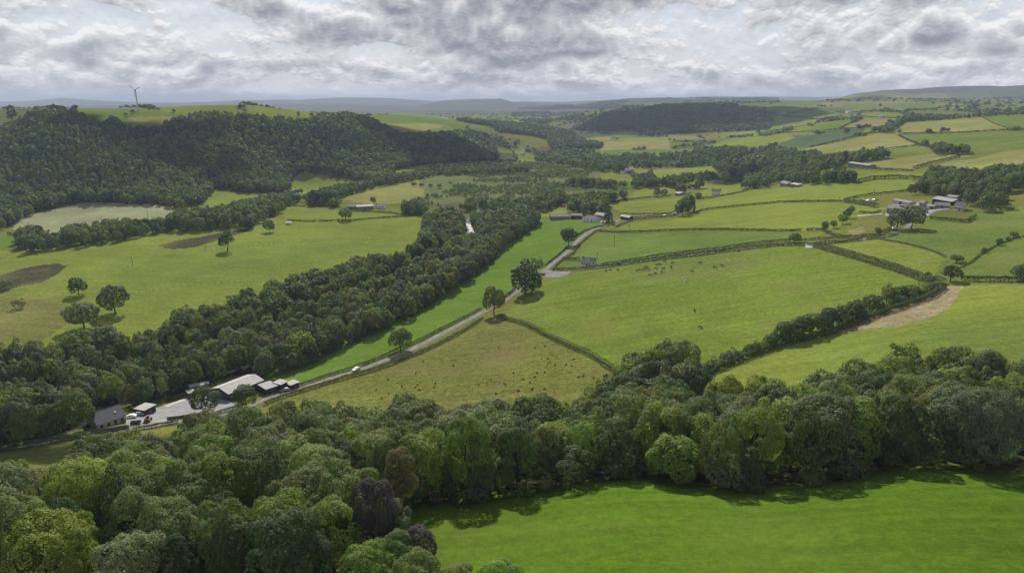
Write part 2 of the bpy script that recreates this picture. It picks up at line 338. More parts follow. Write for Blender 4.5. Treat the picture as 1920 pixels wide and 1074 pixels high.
 (YEL, .2, Z('R3', [(510, 535), (720, 520), (700, 552), (550, 555)])),
 (YEL, .2, Z('R3', [(650, 560), (1130, 540), (1140, 612), (640, 622)])),
 (YG, .2, Z('R3', [(760, 555), (780, 530), (1030, 525), (1110, 540), (1000, 560)])),
 (GR, .2, Z('R3', [(590, 628), (1300, 612), (1310, 640), (1150, 660), (900, 660), (640, 650)])),
 (GR, .3, Z('R3', [(715, 368), (880, 322), (1090, 322), (1085, 352), (900, 375)])),
 (OLI, .6, Z('R3', [(0, 505), (120, 515), (250, 545), (260, 600), (100, 600), (0, 600)])),
 (YG, .2, Z('R3', [(-30, 605), (110, 603), (100, 630), (-30, 640)])),
 # fields on top of the wooded hill
 (GR, .3, Z('R1', [(380, 320), (870, 322), (1370, 365), (1385, 420), (1180, 430), (1100, 460), (950, 450), (850, 410), (740, 410), (600, 410), (480, 365)])),
 (YEL, .3, Z('R1', [(900, 385), (1360, 380), (1370, 410), (1150, 425), (1000, 420)])),
 (YG, .2, Z('R1', [(-600, 430), (0, 425), (90, 435), (90, 475), (0, 490), (-600, 500)])),
 (YG, .3, Z('R2', [(-200, 355), (0, 355), (190, 375), (300, 430), (150, 440), (-200, 410)])),
 (YG, .3, Z('R2', [(250, 395), (620, 388), (560, 425), (500, 440), (330, 438)])),
 (GR, .3, Z('R2', [(800, 400), (850, 375), (1000, 345), (1160, 362), (1400, 400), (1720, 450), (1500, 470), (1200, 500), (1040, 500), (930, 440)])),
 (YEL, .3, Z('R2', [(930, 430), (1200, 428), (1400, 440), (1200, 490), (1040, 490)])),
 (OLI, .5, Z('R2', [(1730, 500), (1930, 505), (1930, 560), (1740, 560)])),
 (YG, .2, Z('R2', [(1735, 600), (1930, 600), (1930, 635), (1750, 635)])),
]
def world_poly(pts, step=25):
    out = []
    for p in densify(pts, step):
        h = hit(*p); out.append((h[0]/h[1], math.log(h[1])))
    return out
def build_ground():
    XX = _UU*_YY; LW = np.log(_YY)
    # patchwork for the far country: warped cells
    sx, sy = XX+140*fbm(XX/500, _YY/500, 31, 2), _YY+140*fbm(XX/500, _YY/500, 47, 2)
    cell = np.where(_YY < 5000, 190.0, 420.0)
    cx, cyy = sx/cell, sy/cell*.8
    ci, cj = np.floor(cx+.5*(np.floor(cyy) % 2)), np.floor(cyy)
    hsh = np.abs(np.sin(ci*127.1+cj*311.7)*43758.5453) % 1
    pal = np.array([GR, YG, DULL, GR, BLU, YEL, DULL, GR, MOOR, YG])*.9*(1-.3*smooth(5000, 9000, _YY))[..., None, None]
    far_c = np.take_along_axis(pal, ((hsh*10).astype(int) % 10)[..., None, None], 2)[:, :, 0]
    rgh = np.full(_UU.shape, .35)
    col = far_c.copy()
    haze_mix = (smooth(4500, 8000, _YY)*.65)[..., None]; col = col*(1-haze_mix)+np.array((.070, .076, .072))*haze_mix  # haze put into the colour: far country greys with distance
    near = _YY < 900
    col[near] = OLI
    upland = smooth(150, 210, ZG)*(_YY > 3500)      # open moor on the high far hills
    col = col*(1-upland[..., None])+np.array((.078, .080, .062))*upland[..., None]
    for fld in FIELDS:
        soft = fld[0] == 'soft'
        if soft: _, c, rg, amt, poly = fld
        else: c, rg, poly = fld
        wp = world_poly(poly); a = np.array(wp)
        m0 = (_UU >= a[:, 0].min()) & (_UU <= a[:, 0].max()) & (LW >= a[:, 1].min()) & (LW <= a[:, 1].max())
        jj = np.nonzero(m0)
        if len(jj[0]) == 0: continue
        x, y = XX[jj], _YY[jj]
        wob = .0022*fbm(x/9, y/9, 5, 3)
        m = inside(_UU[jj]+wob, LW[jj]+wob*2, wp)
        if soft:
            f = np.zeros(_UU.shape); f[jj[0][m], jj[1][m]] = amt
            for _ in range(3):
                for ax in (0, 1):
                    k = 9; cs = np.cumsum(np.concatenate([np.zeros_like(np.take(f, range(k+1), ax)), f, np.zeros_like(np.take(f, range(k), ax))], ax), ax)
                    n_ = f.shape[ax]
                    f = (np.take(cs, np.arange(2*k+1, 2*k+1+n_), ax)-np.take(cs, np.arange(0, n_), ax))/(2*k+1)
            f *= np.clip(1+.35*fbm(XX/14, _YY/14, 9, 3), 0, 1.5); f = np.clip(f, 0, 1)
            col = col*(1-f[..., None])+np.array(c)*f[..., None]; rgh = rgh*(1-f)+rg*f
            continue
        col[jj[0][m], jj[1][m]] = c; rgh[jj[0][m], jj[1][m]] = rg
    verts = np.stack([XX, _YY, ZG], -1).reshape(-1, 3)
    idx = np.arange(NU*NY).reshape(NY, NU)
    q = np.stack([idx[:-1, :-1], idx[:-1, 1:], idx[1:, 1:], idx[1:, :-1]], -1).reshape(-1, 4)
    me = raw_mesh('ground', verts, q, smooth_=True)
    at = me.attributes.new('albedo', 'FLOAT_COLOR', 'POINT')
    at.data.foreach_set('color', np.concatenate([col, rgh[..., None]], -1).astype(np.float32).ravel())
    me.materials.append(ground_mat())
    o = bpy.data.objects.new('ground', me); COL.objects.link(o); o['kind'] = 'structure'
    return o
def raw_mesh(name, verts, faces, smooth_=False):
    me = bpy.data.meshes.new(name); verts = np.asarray(verts, np.float32); faces = np.asarray(faces, np.int32)
    nf, k = faces.shape
    me.vertices.add(len(verts)); me.vertices.foreach_set('co', verts.ravel())
    me.loops.add(nf*k); me.loops.foreach_set('vertex_index', faces.ravel())
    me.polygons.add(nf); me.polygons.foreach_set('loop_start', np.arange(0, nf*k, k, dtype=np.int32))
    try: me.polygons.foreach_set('loop_total', np.full(nf, k, np.int32))
    except Exception: pass
    me.update(calc_edges=True)
    me.polygons.foreach_set('use_smooth', np.full(nf, smooth_))
    return me
def new_mat(name):
    m = bpy.data.materials.new(name); m.use_nodes = True; t = NT(m.node_tree)
    b = m.node_tree.nodes['Principled BSDF']
    return m, t, b
def ground_mat():
    m, t, b = new_mat('pasture')
    at = t.add('ShaderNodeAttribute', attribute_name='albedo')
    pos = t.add('ShaderNodeNewGeometry').outputs['Position']
    big = t.noise(pos, .011, 4, .55); mid = t.noise(pos, .055, 5, .6); fine = t.noise(pos, .50, 4, .65); tiny = t.noise(pos, 1.7, 4, .65)
    # long strokes: mowing and drainage lines
    mp = t.add('ShaderNodeMapping'); t.l.new(pos, mp.inputs[0]); mp.inputs['Rotation'].default_value = (0, 0, R(62)); mp.inputs['Scale'].default_value = (.02, .35, .02)
    lines = t.noise(mp.outputs[0], 1.0, 3, .6)
    c = at.outputs['Color']
    v = t.math('MULTIPLY', t.ramp(big, .3, .7, .88, 1.12), t.ramp(mid, .3, .7, .92, 1.08))
    v = t.math('MULTIPLY', v, t.ramp(lines, .3, .7, .89, 1.11))
    rough = at.outputs['Alpha']
    fv = t.math('ADD', 1.0, t.math('MULTIPLY', t.math('SUBTRACT', fine, .5), t.math('ADD', t.math('MULTIPLY', rough, 1.3), .8)))
    tv = t.math('ADD', 1.0, t.math('MULTIPLY', t.math('SUBTRACT', tiny, .5), t.math('ADD', t.math('MULTIPLY', rough, .8), .95)))
    v = t.math('MULTIPLY', t.math('MULTIPLY', v, fv), tv)
    mul = t.add('ShaderNodeVectorMath', operation='SCALE'); t.l.new(c, mul.inputs[0]); t.l.new(v, mul.inputs['Scale'])
    # drier, browner sward in drifts on the rough ground; yellower grass in the good ground
    dry = t.ramp(t.noise(pos, .035, 6, .65), .50, .66, 0, 1)
    c2 = t.mix(t.math('MULTIPLY', dry, t.math('MULTIPLY', rough, .55)), mul.outputs[0], (.17, .135, .06))
    yel = t.ramp(t.noise(pos, .018, 5, .6), .48, .68, 0, .30)
    c3 = t.mix(t.math('MULTIPLY', yel, t.math('ADD', t.math('MULTIPLY', rough, 1.6), .25, clamp=True)), c2, (.19, .190, .050))
    tuft = t.ramp(t.noise(pos, .9, 3, .5), .64, .70, 0, 1)
    c4 = t.mix(t.math('MULTIPLY', tuft, t.math('MULTIPLY', rough, .45)), c3, (.035, .05, .018))
    t.l.new(c4, b.inputs['Base Color']); b.inputs['Roughness'].default_value = 1.0; b.inputs['Specular IOR Level'].default_value = 0.0
    bp = t.add('ShaderNodeBump'); bp.inputs['Strength'].default_value = .5; bp.inputs['Distance'].default_value = .6
    t.l.new(t.math('ADD', fine, t.math('MULTIPLY', tiny, .5)), bp.inputs['Height']); t.l.new(bp.outputs[0], b.inputs['Normal'])
    return m
ground = build_ground()
# ---------------------------------------------------------------- scene-object helpers
def tag(o, label=None, cat=None, group=None, kind=None):
    if label: o['label'] = label
    if cat: o['category'] = cat
    if group: o['group'] = group
    if kind: o['kind'] = kind
    return o
def empty(name, loc, rz=0, label=None, cat=None, group=None):
    o = bpy.data.objects.new(name, None); COL.objects.link(o); o.location = [float(v) for v in loc]; o.rotation_euler = (0, 0, rz)
    o.empty_display_size = .5
    return tag(o, label, cat, group)
def link(name, me, parent=None):
    o = bpy.data.objects.new(name, me); COL.objects.link(o)
    if parent is not None: o.parent = parent
    return o
def copy_tree(o, parent=None):
    c = o.copy(); COL.objects.link(c)
    if parent is not None: c.parent = parent
    for ch in list(o.children): copy_tree(ch, c)
    return c
def simple_mat(name, rgb, rough=.8, spec=.3, var=.12, scale=1.5, metal=0.0, stripes=None, coat=0):
    m, t, b = new_mat(name)
    tc = t.add('ShaderNodeTexCoord').outputs['Object']
    n = t.noise(tc, scale, 5, .6); v = t.ramp(n, .25, .75, 1-var, 1+var)
    if stripes:
        ax, freq, amt = stripes
        wv = t.add('ShaderNodeTexWave', wave_type='BANDS', bands_direction=ax); t.l.new(tc, wv.inputs[0]); wv.inputs['Scale'].default_value = freq
        v = t.math('MULTIPLY', v, t.ramp(wv.outputs[1], .0, 1.0, 1-amt, 1+amt*.4))
    mul = t.add('ShaderNodeVectorMath', operation='SCALE'); mul.inputs[0].default_value = rgb; t.l.new(v, mul.inputs['Scale'])
    t.l.new(mul.outputs[0], b.inputs['Base Color']); b.inputs['Roughness'].default_value = rough
    b.inputs['Specular IOR Level'].default_value = spec; b.inputs['Metallic'].default_value = metal
    if coat: b.inputs['Coat Weight'].default_value = coat; b.inputs['Coat Roughness'].default_value = .1
    return m
def foliage_mat(name, source):
    """leaf material; the tree's own colour comes from the object ('obj') or from the mesh attribute"""
    m, t, b = new_mat(name)
    if source == 'obj': base = t.add('ShaderNodeObjectInfo').outputs['Color']
    else: base = t.add('ShaderNodeAttribute', attribute_name='albedo').outputs['Color']
    sh = t.add('ShaderNodeAttribute', attribute_name='leaf').outputs['Fac']
    mul = t.add('ShaderNodeVectorMath', operation='SCALE'); t.l.new(base, mul.inputs[0]); t.l.new(sh, mul.inputs['Scale'])
    c = mul.outputs[0]
    t.l.new(c, b.inputs['Base Color']); b.inputs['Roughness'].default_value = .62; b.inputs['Specular IOR Level'].default_value = .22
    tr = t.add('ShaderNodeBsdfTranslucent'); t.l.new(t.mix(1.0, c, (1.25, 1.35, .55), 'MULTIPLY'), tr.inputs[0])
    mx = t.add('ShaderNodeMixShader'); mx.inputs[0].default_value = .36
    t.l.new(b.outputs[0], mx.inputs[1]); t.l.new(tr.outputs[0], mx.inputs[2])
    t.l.new(mx.outputs[0], t.n['Material Output'].inputs[0])
    return m
M_LEAF = foliage_mat('leaves', 'obj'); M_LEAFA = foliage_mat('leaves_mass', 'attr')
M_BARK = simple_mat('bark', (.075, .062, .048), .95, .1, .3, 3)

# ---------------------------------------------------------------- tree templates
def unit(v): return v/np.maximum(np.linalg.norm(v, axis=-1, keepdims=True), 1e-9)
KINDS = {  # height 14 m: crown centre, horizontal radius, vertical radius, lobes, leaf density
 'round': (.52, .40, .45, 34, 1.0), 'tall': (.52, .30, .48, 32, 1.0), 'broad': (.55, .50, .43, 48, 1.05),
 'airy': (.58, .27, .42, 24, .50), 'cone': None, 'shrub': (.42, .55, .46, 18, 1.0), 'dense': (.49, .40, .49, 46, 1.1)}
def lobes_of(kind, seed):
    g = np.random.default_rng(seed); HH = 14.0
    if kind == 'cone':
        c = []; 
        for k in range(46):
            f = (k+.5)/46; zz = .10+.86*f; rr = .25*(1-f)**.8
            a = k*2.39996+g.uniform(-.3, .3)
            c.append((math.cos(a)*rr*.62, math.sin(a)*rr*.62, zz, .060+.35*rr))
        c = np.array(c)*HH
        L, LR = c[:, :3], c[:, 3]; C = np.array([0, 0, .45*HH]); dens = 1.1
    else:
        zc, rx, rz, n, dens = KINDS[kind]
        i = np.arange(n*3); zz = 1-2*(i+.5)/(n*3); a = i*2.39996+seed
        d = np.stack([np.sqrt(1-zz**2)*np.cos(a), np.sqrt(1-zz**2)*np.sin(a), zz], -1)
        d = unit(d+g.normal(0, .22, d.shape)); d = d[d[:, 2] > -.62]; g.shuffle(d); d = d[:n]
        sq = g.uniform(.85, 1.12, 2)
        k = g.uniform(.50, .80, (len(d), 1))
        L = d*k*np.array([rx*sq[0], rx*sq[1], rz])*HH
        # one or two limbs that reach out of the outline
        for _ in range(2):
            j = g.integers(len(L)); L[j] *= g.uniform(1.15, 1.3)
        LR = g.uniform(.27, .43, len(d))*(rx*rz)**.5*HH
        L = L+np.array([0, 0, zc*HH]); C = np.array([0, 0, zc*HH])
    S, SR, SI = [], [], []
    for j in range(len(L)):
        out = unit((L[j]-C)[None])[0]
        m = 9
        dd = unit(unit(g.normal(0, 1, (m, 3)))*.9+out*.55+np.array([0, 0, .2]))
        S.append(L[j]+dd*LR[j]*.66); SR.append(LR[j]*g.uniform(.32, .52, m)); SI.append(np.full(m, j))
    return L, LR, np.concatenate(S), np.concatenate(SR), np.concatenate(SI), C, dens
_tc = {}
def crown_template(kind, seed, s):
    key = (kind, seed, s)
    if key in _tc: return _tc[key]
    g = np.random.default_rng(seed*77+int(s*100))
    L, LR, S, SR, SI, C, dens = lobes_of(kind, seed)
    area = 4*math.pi*SR**2
    n = np.maximum((area/(s*s)*1.25*dens), .6); n = np.floor(n+g.random(len(n))).astype(int)
    si = np.repeat(np.arange(len(S)), n)
    d = unit(g.normal(0, 1, (len(si), 3)))
    p = S[si]+d*(SR[si]*g.uniform(.82, 1.16, len(si)))[:, None]
    keep = np.ones(len(p), bool)
    for j in range(len(L)): keep &= ~((np.linalg.norm(p-L[j], axis=1) < LR[j]*.72))
    for j in range(len(S)): keep &= ~((np.linalg.norm(p-S[j], axis=1) < SR[j]*.78) & (si != j))
    nrm = unit(d*.62+unit(p-C)*.35+np.array([0, 0, .22])+g.normal(0, .30, p.shape))
    keep &= ~((nrm[:, 2] < -.35) & (g.random(len(p)) < .6))
    p, si, nrm = p[keep], si[keep], nrm[keep]
    V = quads_at(p, nrm, s*g.uniform(.62, 1.25, len(p)), g)
    lobe = g.uniform(.84, 1.16, len(L))[SI[si]]
    leaf = lobe*g.uniform(.78, 1.22, len(p))
    _tc[key] = (V.astype(np.float32), leaf.astype(np.float32))
    return _tc[key]
def quads_at(p, nrm, size, g):
    t = unit(np.cross(nrm, unit(g.normal(0, 1, nrm.shape)))); b = np.cross(nrm, t)
    h = (size*.5)[:, None]; k = g.uniform(.65, 1.0, (len(p), 1))
    return np.stack([p-t*h-b*h*k*.55, p+t*h*.75-b*h*k, p+t*h+b*h*k*.6, p-t*h*.7+b*h*k], 1)
def quad_mesh(name, V, leaf, col=None, mat=None):
    n = len(V)
    me = raw_mesh(name, V.reshape(-1, 3), np.arange(n*4).reshape(n, 4))
    a = me.attributes.new('leaf', 'FLOAT', 'FACE'); a.data.foreach_set('value', np.asarray(leaf, np.float32))
    if col is not None:
        a = me.attributes.new('albedo', 'FLOAT_COLOR', 'FACE')
        a.data.foreach_set('color', np.concatenate([col, np.ones((n, 1))], 1).astype(np.float32).ravel())
    me.materials.append(mat or M_LEAF); return me
def tube(pts, rad, sides=7, cap=True):
    pts = np.array(pts, float); rad = np.array(rad, float); V = []; F = []
    for i, p in enumerate(pts):
        a = pts[min(i+1, len(pts)-1)]-pts[max(i-1, 0)]; a = a/np.linalg.norm(a)
        ref = np.array([1, 0, 0]) if abs(a[0]) < .8 else np.array([0, 1, 0])
        t = np.cross(a, ref); t /= np.linalg.norm(t); b = np.cross(a, t)
        for k in range(sides):
            th = 2*math.pi*k/sides; V.append(p+(t*math.cos(th)+b*math.sin(th))*rad[i])
    for i in range(len(pts)-1):
        for k in range(sides):
            F.append((i*sides+k, i*sides+(k+1) % sides, (i+1)*sides+(k+1) % sides, (i+1)*sides+k))
    if cap: F.append(tuple(range(sides))[::-1]); F.append(tuple((len(pts)-1)*sides+k for k in range(sides)))
    return V, F
class MB:
    """gathers shapes into one mesh"""
    def __init__(s): s.V = []; s.F = []
    def add(s, V, F):
        o = len(s.V); s.V += [tuple(map(float, v)) for v in V]; s.F += [tuple(i+o for i in f) for f in F]; return s
    def tube(s, pts, rad, sides=7): return s.add(*tube(pts, rad, sides))
    def box(s, x0, x1, y0, y1, z0, z1, taper=0):
        t = taper
        V = [(x0, y0, z0), (x1, y0, z0), (x1, y1, z0), (x0, y1, z0), (x0+t, y0+t, z1), (x1-t, y0+t, z1), (x1-t, y1-t, z1), (x0+t, y1-t, z1)]
        return s.add(V, [(0, 3, 2, 1), (4, 5, 6, 7), (0, 1, 5, 4), (1, 2, 6, 5), (2, 3, 7, 6), (3, 0, 4, 7)])
    def prism(s, prof, y0, y1):
        """profile in x,z extruded along y"""
        n = len(prof); V = [(x, y0, z) for x, z in prof]+[(x, y1, z) for x, z in prof]
        F = [tuple(range(n)), tuple(range(n, 2*n))[::-1]]+[(i, i+n, (i+1) % n+n, (i+1) % n) for i in range(n)]
        return s.add(V, F)
    def mesh(s, name, mat, smooth_=False, bevel=0):
        me = bpy.data.meshes.new(name); me.from_pydata(s.V, [], s.F); me.update()
        import bmesh
        bm = bmesh.new(); bm.from_mesh(me); bmesh.ops.recalc_face_normals(bm, faces=bm.faces)
        if bevel: bmesh.ops.bevel(bm, geom=bm.edges[:], offset=bevel, segments=2, affect='EDGES', profile=.5)
        bm.to_mesh(me); bm.free()
        if smooth_: me.polygons.foreach_set('use_smooth', np.ones(len(me.polygons), bool))
        me.materials.append(mat); return me
    def obj(s, name, mat, parent=None, **kw): return link(name, s.mesh(name, mat, **kw), parent)
def trunk_mesh(kind, seed):
    g = np.random.default_rng(seed); m = MB(); HH = 14
    if kind == 'cone': m.tube([(0, 0, -.5), (0, 0, 5), (0, 0, 12.5)], [.28, .2, .04]); return m.mesh('trunk', M_BARK, True)
    zc, rx, rz, n, d = KINDS[kind]
    top = zc*HH
    w = g.normal(0, .25, (4, 2))
    P = [(0, 0, -.6), (w[0, 0]*.3, w[0, 1]*.3, top*.25), (w[1, 0], w[1, 1], top*.55), (w[2, 0], w[2, 1], top), (w[3, 0], w[3, 1], top+rz*HH*.5)]
    m.tube(P, [.42, .33, .27, .2, .06], 8)
    for k in range(6):
        a = k*1.05+g.uniform(-.3, .3); z0 = top*g.uniform(.35, .9); L = rx*HH*g.uniform(.6, .85)
        o = np.array([math.cos(a), math.sin(a), 0])
        s0 = np.array([0, 0, z0])
        m.tube([s0, s0+o*L*.45+np.array([0, 0, L*.35]), s0+o*L+np.array([0, 0, L*.8])], [.17, .11, .03], 5)
    return m.mesh('trunk', M_BARK, True)

# ---------------------------------------------------------------- trees: gather every tree of the view first
COLS = {'mid green': (.134, .190, .048), 'dark green': (.080, .116, .040), 'yellow-green': (.210, .268, .038), 'grey-green': (.152, .178, .086),
        'pale green': (.185, .232, .078), 'olive green': (.152, .176, .048), 'purple-brown': (.105, .080, .082), 'brownish green': (.160, .155, .068),
        'blue-green': (.074, .114, .056), 'cream-flowered': (.380, .390, .250), 'bright green': (.168, .250, .038)}
TREES = []          # dicts
def add_tree(x, y, h, kind, cname, stand, wide=1.0, special=None, sink=0.0, bright=None, lone=None):
    TREES.append(dict(x=float(x), y=float(y), z=float(gz(x, y))-sink, h=float(h), kind=kind, c=cname, stand=stand, w=float(wide), sp=special, lone=lone, b=bright))
def seg_dist(X, Y, line):
    r = np.full(np.shape(X), 1e9)
    for a, b in zip(line[:-1], line[1:]):
        dx, dy = b[0]-a[0], b[1]-a[1]; L = dx*dx+dy*dy+1e-9
        t = np.clip(((X-a[0])*dx+(Y-a[1])*dy)/L, 0, 1)
        r = np.minimum(r, np.hypot(X-a[0]-t*dx, Y-a[1]-t*dy))
    return r
def ground_line(pts, step=12): return [tuple(hit(*p)) for p in densify(pts, step, False)]
def visible(x, y, z, tol=2.0, n=28):
    x, y, z = map(np.asarray, (x, y, z)); ok = np.ones(x.shape, bool)
    for f in np.linspace(.35, .985, n):
        ok &= (H+(z+tol-H)*f) > gz(x*f, y*f)
    return ok
AVOID = []          # (line, distance)
def stand(name, poly, spacing, hr, kinds, cols, ylim, topf=.85, seed=1, density=1.0, basemargin=0, wide=(.85, 1.2), excl=None, edge=True, clump=None):
    g = np.random.default_rng(seed)
    pp = np.array(poly); u0, u1 = (pp[:, 0].min()-40-960)/FPX, (pp[:, 0].max()+40-960)/FPX
    y0, y1 = ylim; k = 1.10
    wide = (wide[0]*.80, wide[1]*.80)
    xs = np.arange(min(u0*y0, u0*y1)*k-10, max(u1*y0, u1*y1)*k+10, spacing); yy = np.arange(y0, y1, spacing*.87)
    X, Y = np.meshgrid(xs, yy); X = X+(np.arange(len(yy)) % 2)[:, None]*spacing*.5
    X = (X+g.uniform(-.33, .33, X.shape)*spacing).ravel(); Y = (Y+g.uniform(-.33, .33, Y.shape)*spacing).ravel()
    hh = g.uniform(hr[0], hr[1], X.shape)*(1+.12*fbm(X/40, Y/40, seed+3, 2))
    Zg = gz(X, Y)
    bx, by, _ = project(X, Y, Zg); tx, ty, _ = project(X, Y, Zg+hh*topf)
    m = inside(tx, ty, poly)
    if edge: m &= inside(bx, by, poly)
    m &= visible(X, Y, Zg+hh, 3.0)
    for ln, d in AVOID: m &= seg_dist(X, Y, ln) > d
    if excl is not None: m &= ~excl(X, Y, bx, by)
    m &= g.random(X.shape) < density
    if clump: m &= fbm(X/clump[0], Y/clump[0], seed+55, 3) > clump[1]
    kn = list(kinds); kp = np.array([kinds[q] for q in kn], float); kp /= kp.sum()
    cn = list(cols); cp = np.array([cols[q] for q in cn], float); cp /= cp.sum()
    cl = fbm(X/28, Y/28, seed+91, 2)
    for i in np.nonzero(m)[0]:
        r = np.clip(g.random()*.75+.25*(cl[i]*.5+.5), 0, .9999)
        c = cn[int(np.searchsorted(np.cumsum(cp), r))]
        kk = kn[int(g.choice(len(kn), p=kp))]
        add_tree(X[i], Y[i], hh[i], kk, c, name, g.uniform(*wide))
    return int(m.sum())
def row(name, pts, gap, hr, kinds, cols, seed, jit):
    g = np.random.default_rng(seed); L = np.array(ground_line(pts, 10)); c = np.r_[0, np.cumsum(np.hypot(*np.diff(L[:, :2], axis=0).T))]
    kn = list(kinds); kp = np.array([kinds[q] for q in kn], float); kp /= kp.sum()
    cn = list(cols); cp = np.array([cols[q] for q in cn], float); cp /= cp.sum(); n = 0
    for a in np.arange(0, c[-1], gap):
        a = a+g.uniform(-.3, .3)*gap
        x, y = np.interp(a, c, L[:, 0])+g.uniform(-jit, jit), np.interp(a, c, L[:, 1])+g.uniform(0, jit)
        add_tree(x, y, g.uniform(*hr), kn[int(g.choice(len(kn), p=kp))], cn[int(g.choice(len(cn), p=cp))], name, g.uniform(1.0, 1.35)); n += 1
    return n
MIXB = {'round': 4, 'broad': 2.2, 'tall': 2, 'dense': 3, 'airy': .5}
RIV = [(-200, 800), (60, 745), (200, 708), (330, 682), (450, 640), (560, 600), (680, 556), (780, 505), (850, 466), (885, 452), (883, 436), (876, 424), (872, 415), (885, 405), (905, 392)]
RIVER = ground_line(RIV)
AVOID.append((RIVER, 6.5))
LANE = [(-200, 895), (0, 845), (120, 822), (230, 806), (330, 792), (395, 783), (440, 772), (480, 757), (506, 746), (532, 737), (571, 726), (602, 716), (640, 703), (675, 694), (712, 680), (764, 659), (800, 642), (840, 620), (880, 599), (913, 581), (936, 572), (962, 552), (990, 530), (1017, 510), (1030, 500), (1045, 487), (1060, 476), (1073, 463), (1085, 450), (1098, 440), (1112, 431), (1130, 425), (1145, 421), (1158, 414), (1172, 409), (1200, 405), (1240, 403), (1265, 400), (1276, 396)]
LANEW = ground_line(LANE); AVOID.append((LANEW, 4.5))
W = {}
def woods():
    n = {}
    n['fg'] = stand('foreground wood', [(-420, 930), (-300, 880), (0, 880), (90, 850), (170, 822), (230, 815), (275, 815), (292, 850), (320, 795), (370, 780), (400, 790), (470, 765), (560, 753), (620, 760), (720, 768), (760, 745), (800, 760), (850, 778), (900, 770), (1000, 750), (1060, 760), (1080, 735), (1150, 700), (1180, 668), (1240, 640), (1290, 637), (1325, 660), (1325, 690), (1270, 722), (1255, 745), (1300, 752), (1340, 735), (1370, 712), (1430, 705), (1500, 712), (1560, 695), (1600, 680), (1650, 675), (1700, 655), (1750, 680), (1800, 655), (1850, 665), (1920, 655), (2300, 630), (2300, 900), (1920, 885), (1860, 882), (1800, 876), (1720, 872), (1650, 885), (1600, 893), (1500, 918), (1400, 925), (1250, 905), (1180, 893), (1050, 912), (950, 930), (830, 945), (762, 942), (790, 990), (820, 1060), (1000, 1074), (1010, 1330), (-500, 1330)],
          7.8, (10.5, 16), MIXB, {'mid green': 4, 'olive green': 2.2, 'dark green': 1.5, 'pale green': 1.8, 'grey-green': 2.0, 'yellow-green': 1.1, 'bright green': 1.5, 'brownish green': .2, 'purple-brown': .12}, (77, 262), .86, 11,
          excl=lambda X, Y, bx, by: (inside(bx, by, [(262, 800), (330, 800), (322, 850), (300, 880), (262, 860)])))
    n['riv'] = stand('riverside wood', [(-400, 650), (0, 645), (100, 640), (150, 622), (200, 612), (260, 622), (280, 608), (340, 578), (430, 558), (530, 523), (600, 503), (680, 478), (740, 478), (770, 458), (790, 436), (800, 400), (830, 386), (870, 393), (900, 398), (950, 383), (1000, 388), (1017, 410), (1006, 425), (985, 438), (965, 450), (940, 467), (920, 490), (900, 508), (870, 530), (835, 552), (800, 574), (760, 598), (720, 617), (660, 643), (600, 668), (540, 700), (500, 712), (440, 702), (350, 748), (300, 764), (240, 762), (182, 766), (168, 806), (60, 840), (0, 850), (-400, 915)],
          7.8, (10.5, 15.5), {'round': 4, 'broad': 2, 'dense': 3, 'tall': 1.2, 'airy': .5}, {'mid green': 4.5, 'dark green': 2.6, 'grey-green': 2.8, 'olive green': 1.2, 'yellow-green': .6, 'blue-green': .8, 'pale green': 1.4}, (190, 720), .84, 12)
    n['row'] = stand('tree row below the pale field', Z('R5', [(-900, 480), (-300, 340), (0, 305), (60, 290), (130, 250), (140, 180), (200, 165), (330, 185), (350, 230), (480, 165), (700, 135), (850, 118), (1100, 115), (1180, 95), (1300, 50), (1500, 25), (1700, 0), (1918, -40), (2050, -60), (2050, 60), (1918, 120), (1800, 195), (1500, 205), (1200, 215), (800, 295), (420, 335), (0, 395), (-900, 560)]),
          9.0, (9, 14), MIXB, {'dark green': 3, 'mid green': 3, 'grey-green': 2, 'olive green': 1}, (380, 900), .8, 13)
    n['belt'] = stand('tree belt on the old railway', Z('R2', [(60, 940), (230, 920), (340, 950), (370, 925), (560, 870), (740, 850), (830, 830), (980, 795), (1220, 742), (1500, 705), (1760, 700), (1960, 720), (1960, 790), (1700, 800), (1480, 800), (1340, 810), (1320, 800), (1060, 858), (850, 895), (640, 955), (560, 990), (450, 1010), (330, 1000), (0, 1090), (-200, 1130), (-200, 1000)]),
          9.0, (8, 12), MIXB, {'mid green': 3, 'grey-green': 2.5, 'dark green': 2, 'pale green': 1}, (560, 1700), .8, 14)
    hill = [(-500, 232), (0, 238), (20, 232), (60, 205), (100, 198), (140, 206), (190, 230), (215, 223), (235, 235), (300, 235), (330, 220), (400, 209), (470, 214), (520, 217), (560, 222), (620, 214), (650, 210), (700, 223), (750, 247), (800, 250), (860, 243), (900, 250), (930, 275), (937, 300), (900, 303), (850, 303), (780, 312), (740, 318), (728, 345), (680, 340), (600, 322), (555, 325), (540, 360), (470, 363), (400, 352), (387, 380), (340, 395), (300, 386), (150, 381), (110, 389), (60, 402), (30, 425), (0, 430), (-500, 440)]
    conz = lambda X, Y, bx, by: inside(bx, by, [(40, 270), (200, 270), (260, 300), (300, 345), (230, 372), (100, 372), (-50, 345), (-60, 300)]) | inside(bx, by, [(560, 250), (760, 260), (930, 270), (937, 300), (850, 304), (760, 300), (620, 285)]) | (inside(bx, by, [(-100, 232), (60, 225), (150, 240), (300, 250), (460, 228), (460, 255), (240, 275), (0, 262), (-100, 262)]))
    n['hill'] = stand('wood on the left hillside', hill, 8.6, (10, 15), {'round': 4, 'broad': 2, 'dense': 3}, {'dark green': 3.0, 'mid green': 3, 'olive green': 2, 'blue-green': 1.5, 'grey-green': 1.2}, (640, 1750), .8, 15, excl=conz)
